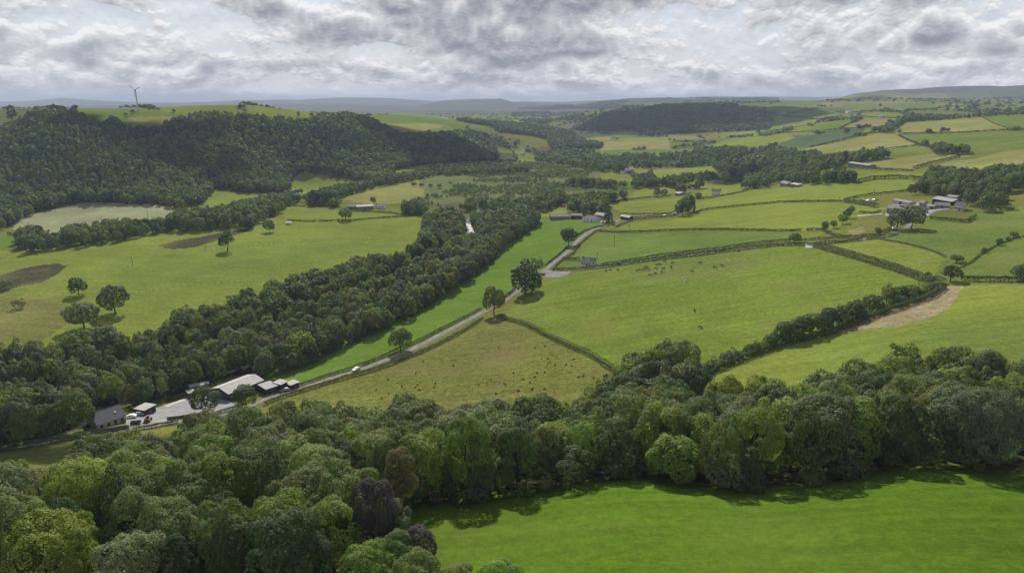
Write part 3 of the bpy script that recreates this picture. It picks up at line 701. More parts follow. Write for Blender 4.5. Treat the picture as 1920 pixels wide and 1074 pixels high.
    n['hillcon'] = stand('wood on the left hillside', hill, 7.2, (10, 14), {'cone': 2, 'dense': 1}, {'dark green': 3.2, 'blue-green': 2, 'olive green': 1.4, 'mid green': .6}, (740, 1750), .8, 16, excl=lambda X, Y, bx, by: ~conz(X, Y, bx, by))
    VM = {'dark green': 3, 'mid green': 4, 'grey-green': 2.5, 'blue-green': 1.5, 'pale green': .8}
    for i, (poly, sp, hr, yl, den) in enumerate([
        (Z('R3', [(100, 650), (400, 595), (640, 640), (700, 650), (850, 635), (1060, 645), (1300, 615), (1350, 595), (1600, 585), (1750, 590), (1918, 600), (2000, 640), (2100, 650), (2100, 840), (1880, 845), (1600, 845), (1480, 800), (1440, 738), (1040, 752), (870, 760), (860, 700), (780, 790), (640, 785), (410, 740), (160, 702)]), 11, (6, 15), (900, 2200), .72),
        (Z('R3', [(330, 870), (450, 815), (640, 830), (870, 850), (880, 800), (1000, 765), (1070, 850), (1050, 895), (600, 895)]), 9, (9, 13), (750, 1300), 1),
        (Z('R3', [(390, 1074), (400, 950), (600, 910), (820, 915), (850, 970), (700, 1003), (640, 1090)]), 9, (9, 13), (560, 1000), 1),
        (Z('R3', [(-60, 1000), (100, 950), (370, 895), (390, 1030), (230, 1065), (100, 1100), (-60, 1074)]), 9, (8, 12), (560, 1000), .9),
        (Z('R3', [(1070, 880), (1080, 800), (1300, 780), (1450, 770), (1480, 840), (1300, 860), (1150, 900)]), 10, (8, 12), (800, 1300), .8),
        (Z('R4', [(0, 640), (60, 590), (270, 600), (290, 625), (430, 620), (480, 655), (740, 625), (870, 608), (1000, 640), (1100, 660), (900, 690), (640, 725), (620, 745), (480, 765), (430, 780), (440, 870), (230, 870), (160, 855), (0, 900), (-100, 900), (-100, 640)]), 9.5, (9, 14), (640, 1500), 1),
        (Z('R4', [(470, 870), (480, 790), (560, 745), (650, 750), (715, 780), (700, 855)]), 8, (11, 14), (560, 900), 1),
        (Z('R4', [(1140, 660), (1270, 620), (1270, 570), (1340, 555), (1520, 590), (1660, 610), (1690, 650), (1500, 655)]), 9, (8, 11), (560, 1100), 1),
        (Z('R4', [(1700, 630), (1750, 600), (1870, 590), (1860, 605)]), 8, (5, 7), (560, 1100), 1),
        (Z('R4', [(770, 490), (770, 455), (870, 455), (960, 420), (1060, 420), (1000, 470), (960, 500), (880, 500)]), 10, (9, 12), (800, 1900), 1),
        (Z('R4', [(990, 395), (1070, 360), (1260, 360), (1400, 370), (1640, 350), (1918, 350), (1918, 372), (1620, 385), (1400, 402), (1080, 420)]), 11, (8, 12), (1000, 2600), .9),
        (Z('R4', [(1220, 800), (1230, 740), (1330, 730), (1450, 745), (1600, 760), (1720, 730), (1800, 715), (1930, 710), (2300, 690), (2300, 850), (1918, 885), (1830, 930), (1750, 960), (1770, 1030), (1740, 1074), (1560, 1074), (1500, 1000), (1450, 960), (1270, 970), (1250, 950), (1110, 950), (1110, 880), (1180, 820)]), 8.8, (9, 14), (420, 760), 1),
        # dark wooded hill in the middle distance
        (Z('R3', [(430, 480), (560, 395), (700, 335), (860, 318), (1100, 285), (1600, 285), (1700, 315), (1890, 338), (1890, 400), (1845, 475), (1500, 492), (1200, 502), (1000, 525), (860, 482), (640, 485)]), 14, (12, 17), (1700, 3400), 1),
        (Z('R2', [(1420, 410), (1450, 390), (1600, 390), (1918, 425), (1960, 425), (1960, 505), (1740, 495), (1700, 455)]), 12, (10, 15), (1500, 3000), 1),
        (Z('R3', [(0, 415), (200, 440), (420, 470), (520, 540), (665, 565), (640, 612), (420, 610), (280, 625), (250, 545), (120, 515), (0, 503)]), 11, (10, 15), (1500, 3000), 1),
        (Z('R2', [(-50, 350), (180, 350), (500, 345), (620, 380), (560, 405), (420, 390), (190, 375)]), 12, (9, 13), (1300, 2200), 1),
        (Z('R1', [(1330, 345), (1700, 340), (1720, 370), (1560, 400), (1500, 440), (1380, 430)]), 11, (9, 13), (1100, 2000), 1),
        (Z('R2', [(1730, 560), (1900, 540), (1918, 590), (1750, 590)]), 11, (9, 12), (1400, 2400), .7),
        ([(835, 395), (880, 372), (960, 372), (1000, 385), (990, 400), (900, 400)], 8.5, (8, 11), (560, 900), .9),
        (Z('R2', [(360, 1030), (380, 930), (470, 905), (600, 950), (700, 990), (640, 1030), (480, 1035)]), 9, (9, 12), (600, 1000), .7),
        (Z('R2', [(1020, 1090), (1030, 1000), (1200, 990), (1240, 1060), (1430, 1030), (1500, 1090)]), 9, (9, 12), (560, 900), .9)]):
        n['v%d' % i] = stand('valley woods', poly, sp, hr, {'round': 4, 'broad': 2, 'dense': 3, 'cone': .4}, {'dark green': 4, 'blue-green': 3, 'mid green': 1} if i in (12, 13, 14) else VM, yl, .8, 30+i, density=den, clump=(70, -.45) if i == 0 else None)
    # hedgerow trees between the cow field and the yellow-green field
    n['hr'] = row('hedgerow', [(1472, 640), (1500, 633), (1540, 622), (1580, 607), (1615, 592), (1640, 580)], 4.2, (6.0, 8.6), {'dense': 3, 'round': 1}, {'mid green': 2, 'dark green': 2, 'blue-green': 1}, 71, 2.0)
    n['hr2'] = row('hedgerow', [(1682, 566), (1700, 562), (1720, 556)], 4.0, (5, 6.5), {'dense': 2}, {'mid green': 1, 'dark green': 2}, 72, 1.5)
    n['hr3'] = row('hedgerow', [(1312, 706), (1360, 682), (1400, 666), (1440, 650), (1475, 640)], 3.4, (3.6, 5.2), {'dense': 2, 'shrub': 1}, {'mid green': 2, 'grey-green': 2}, 73, 1.0)
    n['hr4'] = row('hedgerow', [(1640, 588), (1690, 570), (1740, 552), (1766, 538)], 3.4, (3.2, 4.6), {'dense': 1, 'shrub': 2}, {'mid green': 2, 'grey-green': 2}, 76, 1.0)
    n['edge'] = row('foreground wood', [(770, 950), (830, 943), (950, 928), (1050, 911), (1180, 892), (1250, 903), (1400, 923), (1500, 916), (1600, 892), (1720, 872), (1860, 884), (1920, 886)], 7.5, (4, 10), {'dense': 2, 'shrub': 2}, {'mid green': 3, 'dark green': 2, 'grey-green': 2, 'bright green': .6}, 74, 2.0)
    n['rivedge'] = row('riverside wood', [(540, 697), (600, 665), (660, 640), (720, 614), (760, 595), (800, 571), (835, 549), (868, 527), (898, 505), (918, 487), (938, 464), (963, 447), (983, 435), (1004, 422)], 6, (6, 10), {'dense': 3, 'round': 2}, {'mid green': 3, 'dark green': 3, 'grey-green': 2}, 75, 2.0)
    # scrubby marsh
    n['marsh'] = stand('marsh scrub', [(700, 395), (850, 352), (830, 330), (960, 308), (1005, 303), (1135, 322), (1125, 345), (1060, 352), (1050, 372), (990, 378), (960, 400), (880, 400), (840, 385)], 6.5, (2.5, 6.5), {'shrub': 3, 'round': 2}, {'grey-green': 4, 'mid green': 1.5, 'pale green': 4}, (560, 1600), .5, 80, density=.8, clump=(45, -.30))
    n['farc'] = stand('valley woods', Z('R3', [(0, 240), (1918, 240), (1918, 300), (1000, 290), (560, 400), (430, 480), (0, 410)]), 22, (12, 18), {'round': 3}, {'dark green': 3, 'blue-green': 2}, (2800, 7000), .5, 81, density=.8, clump=(420, .25))
    return n
NW = woods()
def far_hedges():
    """trees along the edges of the patchwork of far fields"""
    g = np.random.default_rng(3)
    for y0, y1, cell, hr, n in ((900, 2000, 190., (3.5, 8), 60000), (2000, 5000, 190., (5, 10), 60000)):
        Y = np.sqrt(g.uniform(y0**2, y1**2, n)); X = Y*g.uniform(-.82, .82, n)
        ids = []
        for dx, dy in ((0, 0), (5, 0), (0, 7)):
            xx, yy = X+dx, Y+dy
            sx, sy = xx+140*fbm(xx/500, yy/500, 31, 2), yy+140*fbm(xx/500, yy/500, 47, 2)
            cj = np.floor(sy/cell*.8); ci = np.floor(sx/cell+.5*(np.floor(sy/cell*.8) % 2)); ids.append(ci*1000+cj)
        m = (ids[0] != ids[1]) | (ids[0] != ids[2])
        m |= (fbm(X/260, Y/260, 77, 3) > .95) & (g.random(n) < .25)
        Zg = gz(X, Y); hh = g.uniform(hr[0], hr[1], n)
        m &= visible(X, Y, Zg+hh, 1.0)
        jj = np.nonzero(m)[0]
        U = X[jj]/Y[jj]; L = np.log(Y[jj]); bad = np.zeros(len(jj), bool)
        for fld in FIELDS:
            if fld[0] == 'soft' or (fld[0] == OLI and fld[1] == .5): continue
            poly = fld[2]
            wp = world_poly(poly, 40); bad |= inside(U, L, wp)
        for i in jj[~bad]:
            add_tree(X[i], Y[i], hh[i]*1.1, 'round' if g.random() < .6 else 'shrub', ['dark green', 'mid green', 'blue-green'][int(g.integers(3))], 'valley woods', g.uniform(1.0, 1.6))
far_hedges()
# lone trees: (px, py of the foot, height in px, kind, colour, width factor, label, kind name)
LONE = [
 (742, 1020, 92, 'dense', 'grey-green', .9, 'grey-green tree tucked right behind the tall purple copper beech', 'broadleaf_tree'),
 (752, 1078, 92, 'dense', 'mid green', .9, 'mid green tree between the two purple trees', 'broadleaf_tree'),
 (690, 1128, 130, 'round', 'bright green', 1.05, 'bright green tree in front of the tall purple copper beech at the bottom', 'broadleaf_tree'),
 (790, 1140, 118, 'dense', 'mid green', 1.0, 'mid green tree below the small purple tree at the bottom edge', 'broadleaf_tree'),
 (860, 1150, 100, 'round', 'olive green', 1.0, 'olive tree cut by the bottom edge, second from the right of the wood', 'broadleaf_tree'),
 (936, 1165, 125, 'dense', 'bright green', 1.0, 'bright green treetop cut by the bottom edge at the right end of the wood', 'broadleaf_tree'),
 (703, 1036, 150, 'dense', 'purple-brown', .74, 'tall purple copper beech standing at the edge of the foreground wood', 'broadleaf_tree'),
 (788, 1066, 88, 'dense', 'purple-brown', 1.0, 'small purple tree at the corner of the bright green field', 'broadleaf_tree'),
 (148, 553, 34, 'broad', 'dark green', 1.0, 'dark oak in the left meadow, farthest of three, left of the darkest one', 'oak_tree'),
 (216, 587, 52, 'broad', 'dark green', 1.0, 'largest and darkest oak of three in the left meadow', 'oak_tree'),
 (158, 616, 50, 'broad', 'grey-green', 1.15, 'paler open-branched oak of three in the left meadow, nearest the riverside wood', 'oak_tree'),
 (427, 471, 41, 'tall', 'dark green', .95, 'ragged narrow dark tree beside the right-hand dark rushy patch', 'field_tree'),
 (506, 435, 22, 'broad', 'dark green', .9, 'small dark tree standing just off the near side of the far tree row', 'field_tree'),
 (648, 413, 22, 'broad', 'mid green', 1.1, 'round tree on the hedge along the top of the big left meadow', 'field_tree'),
 (1066, 461, 34, 'broad', 'dark green', .95, 'dark round tree on the left verge of the lane, shading the tarmac', 'oak_tree'),
 (985, 551, 62, 'dense', 'dark green', 1.15, 'big dark round oak left of the lane junction', 'oak_tree'),
 (1006, 512, 30, 'round', 'mid green', 1.0, 'small green tree behind the big dark oak at the lane junction', 'field_tree'),
 (926, 590, 55, 'broad', 'olive green', .80, 'yellowish open tree leaning over the lane where the diagonal hedge starts', 'oak_tree'),
 (751, 657, 44, 'broad', 'mid green', .95, 'lone green oak in the bright strip field beside the lane', 'oak_tree'),
 (1140, 418, 34, 'cone', 'blue-green', 1.0, 'very dark conifer beside the lane in front of the farm cottage', 'conifer_tree'),
 (1280, 404, 30, 'dense', 'dark green', 1.0, 'front tree of the dark pair where the lane goes behind them', 'field_tree'),
 (1290, 398, 34, 'dense', 'dark green', .9, 'rear tree of the dark pair where the lane goes behind them', 'field_tree'),
 (1490, 455, 19, 'broad', 'grey-green', 1.3, 'wind-leaning grey-green tree over the farm lane hedges', 'field_tree'),
 (1596, 400, 15, 'round', 'dark green', 1.0, 'small dark tree on the hedge corner left of the big farmstead', 'field_tree'),
 (1588, 410, 20, 'round', 'dark green', 1.0, 'upper dark tree of the row running down left of the big farmstead', 'field_tree'),
 (1580, 420, 20, 'round', 'mid green', 1.1, 'middle tree of the row running down left of the big farmstead', 'field_tree'),
 (1562, 428, 16, 'round', 'grey-green', 1.0, 'pale low tree in the row running down left of the big farmstead', 'field_tree'),
 (1546, 432, 18, 'round', 'dark green', 1.0, 'lowest dark tree of the row running down left of the big farmstead', 'field_tree'),
 (1681, 430, 40, 'broad', 'grey-green', 1.0, 'left one of two spreading grey-green trees over the drive of the big farmstead', 'oak_tree'),
 (1709, 429, 42, 'broad', 'olive green', .95, 'right one of two spreading trees over the drive of the big farmstead', 'oak_tree'),
 (1646, 440, 14, 'round', 'dark green', 1.0, 'small dark bush-like tree in the rough paddock above the farm lane', 'field_tree'),
 (1738, 526, 17, 'dense', 'dark green', .9, 'small dark round tree where two hedges meet right of the cow field', 'field_tree'),
 (1782, 528, 34, 'round', 'dark green', 1.15, 'dark tree in the hedge corner at the top of the bare brown patch', 'field_tree'),
 (1793, 492, 15, 'round', 'dark green', 1.9, 'low wide dark thorn beyond the hedge corner tree', 'thorn_tree'),
 (1845, 474, 11, 'round', 'dark green', 1.1, 'lowest dark thorn of the string climbing the far right pasture', 'thorn_tree'),
 (1873, 460, 14, 'round', 'dark green', 1.2, 'third dark thorn up the string climbing the far right pasture', 'thorn_tree'),
 (1889, 452, 9, 'round', 'dark green', 1.2, 'small thorn between two larger ones in the string on the far right pasture', 'thorn_tree'),
 (1900, 446, 12, 'round', 'dark green', 1.5, 'topmost dark thorn of the string climbing the far right pasture', 'thorn_tree'),
 (1912, 524, 28, 'broad', 'grey-green', 1.2, 'grey-green tree on the hedge at the right edge beyond the yellow-green field', 'field_tree'),
 (1662, 570, 38, 'tall', 'olive green', .95, 'tall thin tree standing up from the hedgerow left of the brown patch', 'field_tree'),
 (1275, 712, 78, 'dense', 'mid green', 1.0, 'big mid green tree at the wood corner where the long hedgerow starts', 'oak_tree'),
 (1215, 715, 52, 'round', 'grey-green', 1.1, 'greyish tree beside the wood corner at the foot of the cow field', 'field_tree'),
 (386, 776, 52, 'broad', 'dark green', 1.05, 'dark round tree in the yard in front of the long barn, left of another', 'oak_tree'),
 (462, 762, 42, 'broad', 'dark green', 1.1, 'low spreading tree in front of the right half of the long barn', 'oak_tree'),
 (1686, 251, 8, 'round', 'dark green', 1.1, 'small dark tree on the hedge left of the far yellow field', 'hill_tree'),
 (1767, 249, 10, 'broad', 'dark green', 1.0, 'larger of two trees standing in the far yellow field', 'hill_tree'),
 (1777, 248, 8, 'broad', 'dark green', .9, 'smaller of two trees standing in the far yellow field', 'hill_tree'),
 (1618, 285, 10, 'round', 'dark green', 1.0, 'small tree poking up behind the dark wood on the far right slope', 'hill_tree'),
 (24, 226, 22, 'round', 'dark green', .9, 'dark tree on the skyline at the far left end of the wooded hill', 'hill_tree'),
 (142, 212, 9, 'round', 'dark green', 1.0, 'small tree on the hilltop hedge left of the wind turbine', 'hill_tree'),
 (177, 237, 17, 'round', 'dark green', 1.3, 'left one of two dark domes standing above the hilltop wood', 'hill_tree'),
 (214, 240, 21, 'dense', 'dark green', 1.5, 'right one of two dark domes standing above the hilltop wood', 'hill_tree'),
 (249, 213, 8, 'round', 'dark green', 1.3, 'small dark tree at the foot of the wind turbine', 'hill_tree'),
 (236, 218, 7, 'round', 'mid green', 1.2, 'small bush-like tree left of the wind turbine foot', 'hill_tree'),
 (280, 207, 6, 'round', 'dark green', 1.6, 'low clump of a tree right of the wind turbine on the skyline', 'hill_tree'),
 (326, 211, 7, 'round', 'dark green', 1.1, 'lone tree on the hilltop skyline right of the wind turbine', 'hill_tree'),
 (592, 384, 28, 'broad', 'dark green', 1.0, 'left one of the two dark trees on the field edge below the bright far meadow', 'field_tree'),
 (621, 382, 28, 'broad', 'dark green', 1.1, 'right one of the two dark trees on the field edge below the bright far meadow', 'field_tree'),
 (700, 382, 13, 'round', 'dark green', 1.0, 'small dark tree beyond the low valley farm', 'field_tree'),
 (762, 398, 22, 'dense', 'dark green', 1.0, 'dark tree right of the low valley farm', 'field_tree'),
 (784, 402, 22, 'cone', 'blue-green', 1.3, 'dark conifer at the corner of the big left meadow by the riverside wood', 'conifer_tree'),
 (797, 478, 40, 'cone', 'dark green', 1.35, 'dark pointed conifer at the left edge of the riverside wood', 'conifer_tree'),
 (1312, 353, 20, 'round', 'dark green', 1.1, 'dark round tree left of the white farmhouse on the valley side', 'field_tree'),
 (1358, 345, 24, 'round', 'mid green', 1.0, 'round tree just beyond the white farmhouse', 'field_tree'),
 (1275, 363, 21, 'round', 'dark green', 1.3, 'dark tree beside the far bend of the lane', 'field_tree'),
 (1309, 373, 12, 'round', 'dark green', 1.3, 'low tree between the lane bend and the white farmhouse', 'field_tree'),
 (1232, 369, 16, 'round', 'dark green', 1.0, 'left dark tree of two by the far lane meadow', 'field_tree'),
 (1245, 367, 14, 'round', 'mid green', 1.1, 'right tree of two by the far lane meadow', 'field_tree'),
 (776, 350, 9, 'round', 'dark green', 1.5, 'left bush-like tree of the line across the tan meadow', 'thorn_tree'),
 (790, 351, 8, 'round', 'dark green', 1.5, 'second bush-like tree of the line across the tan meadow', 'thorn_tree'),
 (807, 352, 8, 'round', 'dark green', 1.3, 'middle bush-like tree of the line across the tan meadow', 'thorn_tree'),
 (824, 353, 9, 'round', 'dark green', 1.3, 'right bush-like tree of the line across the tan meadow', 'thorn_tree'),
 (36, 578, 20, 'shrub', 'grey-green', 1.1, 'pale grey willow bush left of the three meadow oaks', 'shrub'),
 (10, 543, 22, 'shrub', 'grey-green', 1.0, 'grey-green bush at the left edge by the dark rushy patch', 'shrub'),
 (232, 792, 8, 'shrub', 'bright green', 1.0, 'bright garden bush in front of the dark-roofed bungalow', 'shrub'),
]
def shear(a): return a
for (px, py, hp, kind, cn, wd, lab, nm) in LONE:
    p = hit(px, py); _, _, d = project(*p)
    TREES.append(dict(x=p[0], y=p[1], z=p[2], h=hp*d/FPX, kind=kind, c=cn, stand='lone', w=wd, sp=None, lone=(lab, nm), b=None))
# trees of the foreground that the photograph singles out: nearest crown takes the colour and shape
SPECIAL = [(636, 809, 'yellow-green', 'round', None), (715, 796, 'bright green', 'round', None),
 (827, 840, 'yellow-green', 'round', None), (1111, 838, 'bright green', 'round', None), (1234, 812, 'yellow-green', 'round', None), (1496, 750, 'bright green', 'round', None), (1485, 790, 'yellow-green', 'round', None),
 (1675, 715, 'yellow-green', 'broad', None), (1432, 860, 'dark green', 'cone', 'dark conifer'), (1800, 790, 'cream-flowered', 'broad', 'cream-flowered tree'), (1690, 830, 'brownish green', 'round', None),
 (490, 975, 'bright green', 'round', None), (300, 960, 'yellow-green', 'broad', None), (120, 1010, 'yellow-green', 'round', None), (660, 1050, 'bright green', 'round', None), (760, 870, 'brownish green', 'tall', None), (745, 830, 'purple-brown', 'round', 'greyish-purple tree'),
 (1345, 860, 'grey-green', 'broad', None), (190, 1010, 'dark green', 'cone', 'dark conifer'), (1330, 760, 'dark green', 'cone', 'dark conifer'), (930, 1045, 'mid green', 'round', None), (680, 848, 'mid green', 'broad', None), (1550, 860, 'blue-green', 'dense', None), (440, 825, 'dark green', 'cone', 'dark conifer')]
def clear_view():
    """no wood tree of the plan in front of the two purple trees"""
    for t in list(TREES):
        if t['stand'] != 'foreground wood': continue
        tx, ty, _ = project(t['x'], t['y'], t['z']+t['h']); bx, by, _ = project(t['x'], t['y'], t['z'])
        if (abs(tx-703) < 75 and by > 1040 and ty < 1015) or (abs(tx-703) < 45 and 985 < by <= 1040) or (abs(tx-788) < 65 and by > 1000 and ty < 1050): TREES.remove(t)
clear_view()
for (px, py, cn, kind, nm) in SPECIAL:
    best = None
    for t in TREES:
        if t['stand'] != 'foreground wood' or t['sp']: continue
        a, b, d = project(t['x'], t['y'], t['z']+t['h']*.65); q = math.hypot(a-px, b-py)
        if best is None or q < best[0]: best = (q, t)
    if best and best[0] < 90:
        t = best[1]; t['c'] = cn; t['kind'] = kind; t['sp'] = nm or True
        if kind == 'cone': t['h'] *= 1.08

SEEDS = {'round': (1, 2, 3, 4, 5, 6), 'tall': (11, 12, 13, 14), 'broad': (21, 22, 23, 24, 25), 'dense': (31, 32, 33, 34), 'airy': (41, 42, 43), 'cone': (51, 52, 53), 'shrub': (61, 62, 63)}
def vary(c, g, a=.12):
    c = np.array(c); v = 1+g.normal(0, a); w = g.normal(0, a*.5)
    return np.clip(c*v*np.array([1+w, 1, 1-w*.8]), .008, .5)
LANDMARKS = {'foreground wood': [(697, 965, 'the purple copper beech'), (1800, 790, 'the cream-flowered tree'), (1432, 860, 'the dark conifer above the bright field'), (300, 830, 'the gap of rough grass'), (1275, 690, 'the wood corner at the long hedgerow'), (850, 775, 'the foot of the rough olive field'), (1900, 700, 'the right edge below the yellow-green field'), (0, 900, 'the left edge below the lane'), (790, 1012, 'the small purple tree'), (1180, 900, 'the far edge of the bright green field'), (1700, 880, 'the corner of the bright green field'), (100, 1050, 'the bottom left corner')],
 'riverside wood': [(210, 780, 'the dark-roofed bungalow'), (440, 715, 'the long pale-roofed barn'), (750, 640, 'the lone oak in the strip field'), (158, 600, 'the three meadow oaks'), (880, 440, 'the glint of river'), (1000, 400, 'the upper end of the bright strip field'), (20, 700, 'the left edge of the picture'), (620, 520, 'the foot of the big left meadow'), (797, 450, 'the pointed conifer')],
 'tree row below the pale field': [(180, 405, 'the pale field')], 'hedgerow': [(1720, 600, 'the bare brown patch')], 'valley woods': [(1720, 390, 'the big farmstead')]}
FORM = {'round': 'round-crowned', 'tall': 'tall narrow', 'broad': 'wide-spreading', 'dense': 'full domed', 'airy': 'open wispy', 'cone': 'conical', 'shrub': 'low bushy'}
def rel(dx, dy):
    if abs(dx) > abs(dy)*1.2: return 'right of' if dx > 0 else 'left of'
    return 'below' if dy > 0 else 'above'
ORD = ['leftmost', 'second from left', 'third from left', 'fourth from left', 'fifth from left', 'sixth from left', 'seventh from left', 'eighth from left', 'ninth from left', 'tenth from left', 'eleventh from left', 'twelfth from left', 'thirteenth from left']
MASSQ = []; 
def build_trees():
    g = np.random.default_rng(8)
    for t in TREES:
        a, b, d = project(t['x'], t['y'], t['z']+t['h']*.6); t['px'], t['py'], t['d'] = float(a), float(b), float(d)
        t['show'] = -20 < a < 1940 and -20 < b < 1095
        t['size'] = t['h']*FPX/d
    wood = [t for t in TREES if not t['lone'] and t['show']]
    # those mostly covered by nearer trees count for less
    con = sorted([t for t in wood if t['kind'] == 'cone'], key=lambda t: -t['size'])[:28]
    bro = sorted([t for t in wood if t['kind'] != 'cone'], key=lambda t: -t['size'])[:300]
    pick = [(t, 'conifer_tree') for t in con if t['size'] > 25]+[(t, 'broadleaf_tree') for t in bro]
    # labels
    keyed = {}
    for t, nm in pick:
        if isinstance(t['sp'], str):
            c = t['sp'] if t['sp'] != 'dark conifer' else 'dark green conifer'
        else: c = t['c']+' '+FORM[t['kind']]+(' conifer' if nm[0] == 'c' else ' tree')
        lm = LANDMARKS.get(t['stand']) or [(960, 350, 'the valley floor')]
        q = min(lm, key=lambda m: math.hypot(m[0]-t['px'], (m[1]-t['py'])*1.3) + (999 if (t['sp'] and m[2].endswith(str(t['sp']))) else 0))
        dx, dy = t['px']-q[0], t['py']-q[1]
        dist = math.hypot(dx, dy); how = 'just ' if dist < 70 else ('well ' if dist > 200 else '')
        where = how+rel(dx, dy)+' '+q[2]
        keyed.setdefault((c, where), []).append((t, nm))
    for (c, where), L in keyed.items():
        L.sort(key=lambda q: q[0]['px'])
        if len(L) == 1: L[0][0]['label'] = '%s %s' % (c, where)
        else:
            for i, (t, nm) in enumerate(L):
                o = 'rightmost' if i == len(L)-1 else ORD[min(i, 12)]
                cc = c if not c.endswith('tree') else c[:-4]+'trees'
                if cc.endswith('conifer'): cc += 's'
                t['label'] = '%s %s %s' % (o, c, where)
    done = set()
    cache = {}
    for t, nm in pick+[(t, t['lone'][1]) for t in TREES if t['lone']]:
        done.add(id(t)); k = t['kind']; sd = SEEDS[k][int(g.integers(len(SEEDS[k])))]
        s = .24 if t['d'] < 125 else (.32 if t['d'] < 200 else (.42 if t['d'] < 300 else (.55 if t['d'] < 420 else (.9 if t['d'] < 800 else 1.6))))
        key = (k, sd, s)
        if key not in cache:
            V, leaf = crown_template(*key); cache[key] = (quad_mesh('crown', V, leaf), trunk_mesh(k, sd))
        cm, tm = cache[key]
        sc_ = t['h']/14.0
        label = t['lone'][0] if t['lone'] else t['label']
        e = empty(nm, (t['x'], t['y'], t['z']), float(g.uniform(0, 6.28)), label, 'conifer' if k == 'cone' else ('bush' if nm == 'shrub' else 'tree'))
        if not t['lone']: e['group'] = 'trees of the '+t['stand']
        e.scale = (sc_*t['w'], sc_*t['w']*float(g.uniform(.92, 1.08)), sc_)
        c = link('crown', cm, e); tr = link('trunk', tm, e)
        col = vary(COLS[t['c']], g); c.color = (*[float(v) for v in col], 1)
    # everything smaller in the picture: one mass
    Vs, Ls, Cs = {'woodland': [], 'scrub': []}, {'woodland': [], 'scrub': []}, {'woodland': [], 'scrub': []}
    nq = 0
    for t in TREES:
        if id(t) in done: continue
        k = t['kind']; d = t['d']; sd = SEEDS[k][int(g.integers(min(3, len(SEEDS[k]))))]
        s = .75 if d < 380 else (1.1 if d < 640 else (1.8 if d < 1000 else (2.6 if d < 1500 else 4.2)))
        V, leaf = crown_template(k, sd, s)
        a = g.uniform(0, 6.28); ca, sa = math.cos(a), math.sin(a); q = t['h']/14
        X = (V[..., 0]*ca-V[..., 1]*sa)*q*t['w']+t['x']; Y = (V[..., 0]*sa+V[..., 1]*ca)*q*t['w']+t['y']; ZZ = V[..., 2]*q+t['z']-.3
        w = 'scrub' if t['stand'] == 'marsh scrub' else 'woodland'
        Vs[w].append(np.stack([X, Y, ZZ], -1).astype(np.float32)); Ls[w].append(leaf); nq += len(leaf)
        Cs[w].append(np.broadcast_to(vary(COLS[t['c']], g, .10).astype(np.float32), (len(leaf), 3)))
    for w, lab in (('woodland', 'dense mixed green woodland covering the hillside and the valley floor'), ('scrub', 'low grey-green scrub dotting the marshy valley floor')):
        me = quad_mesh(w, np.concatenate(Vs[w]), np.concatenate(Ls[w]), np.concatenate(Cs[w]), M_LEAFA)
        tag(link(w, me), lab, w, kind='stuff')
    print('TREES', len(TREES), 'individual', len(done), 'mass quads', nq)
build_trees()

# ---------------------------------------------------------------- hedges
def hedge_line(pts, closed=False):
    L = np.array(ground_line(pts, 6)); return L
def build_hedge(pts, label, h=1.8, w=1.7, cname='dark green', rag=.13, seed=0):
    L = hedge_line(pts); g = np.random.default_rng(seed+int(abs(pts[0][0])*7+abs(pts[0][1])))
    seg = np.linalg.norm(np.diff(L[:, :2], axis=0), axis=1); cum = np.r_[0, np.cumsum(seg)]; tot = cum[-1]
    # real hedges run smoothly over the ground: walk the line in plan, then take the height again
    dm = math.hypot(L[:, 0].mean(), L[:, 1].mean()); s = max(.26, dm*.0010)
    n = int(tot*(2*h+w)/(s*s)*1.35)
    a = g.uniform(0, tot, n); x = np.interp(a, cum, L[:, 0]); y = np.interp(a, cum, L[:, 1])
    i = np.clip(np.searchsorted(cum, a)-1, 0, len(seg)-1); dx = (L[i+1, 0]-L[i, 0])/np.maximum(seg[i], 1e-6); dy = (L[i+1, 1]-L[i, 1])/np.maximum(seg[i], 1e-6)
    lump = 1+rag*vnoise(a/2.2, a*0, seed+5)+rag*.8*vnoise(a/7., a*0, seed+9)
    th = g.uniform(-.25, math.pi+.25, n)
    hw = w*.5*lump; cx = np.cos(th); sz = np.clip(np.sin(th), -.2, 1)
    ex = np.sign(cx)*np.abs(cx)**.55; ez = np.sign(sz)*np.abs(sz)**.6
    off = ex*hw*g.uniform(.85, 1.1, n); zz = h*lump*(.5+.5*ez)*g.uniform(.9, 1.08, n)
    zz = np.where(sz < .25, g.uniform(0, .8, n)*h*lump, zz)
    X = x-dy*off; Y = y+dx*off; P = np.stack([X, Y, gz(X, Y)+zz], -1)
    nr = unit(np.stack([-dy*cx, dx*cx, np.clip(sz, 0, 1)+.15], -1)+g.normal(0, .35, (n, 3)))
    V = quads_at(P, nr, s*g.uniform(.7, 1.3, n), g)
    base = P.mean(0); base[2] = float(gz(base[0], base[1]))
    me = quad_mesh('hedge', V-base, g.uniform(.75, 1.2, n)*(1+.15*vnoise(a/4, a*0, 3)))
    o = link('hedge', me); o.location = [float(v) for v in base]
    o.color = (*[float(v)*.62 for v in vary(COLS[cname], g, .08)], 1)
    tag(o, label, 'hedge', 'hedges between the fields'); return o
def ZZ(scale, ox, oy, pts): return [(ox+a/scale, oy+b/scale) for a, b in pts]
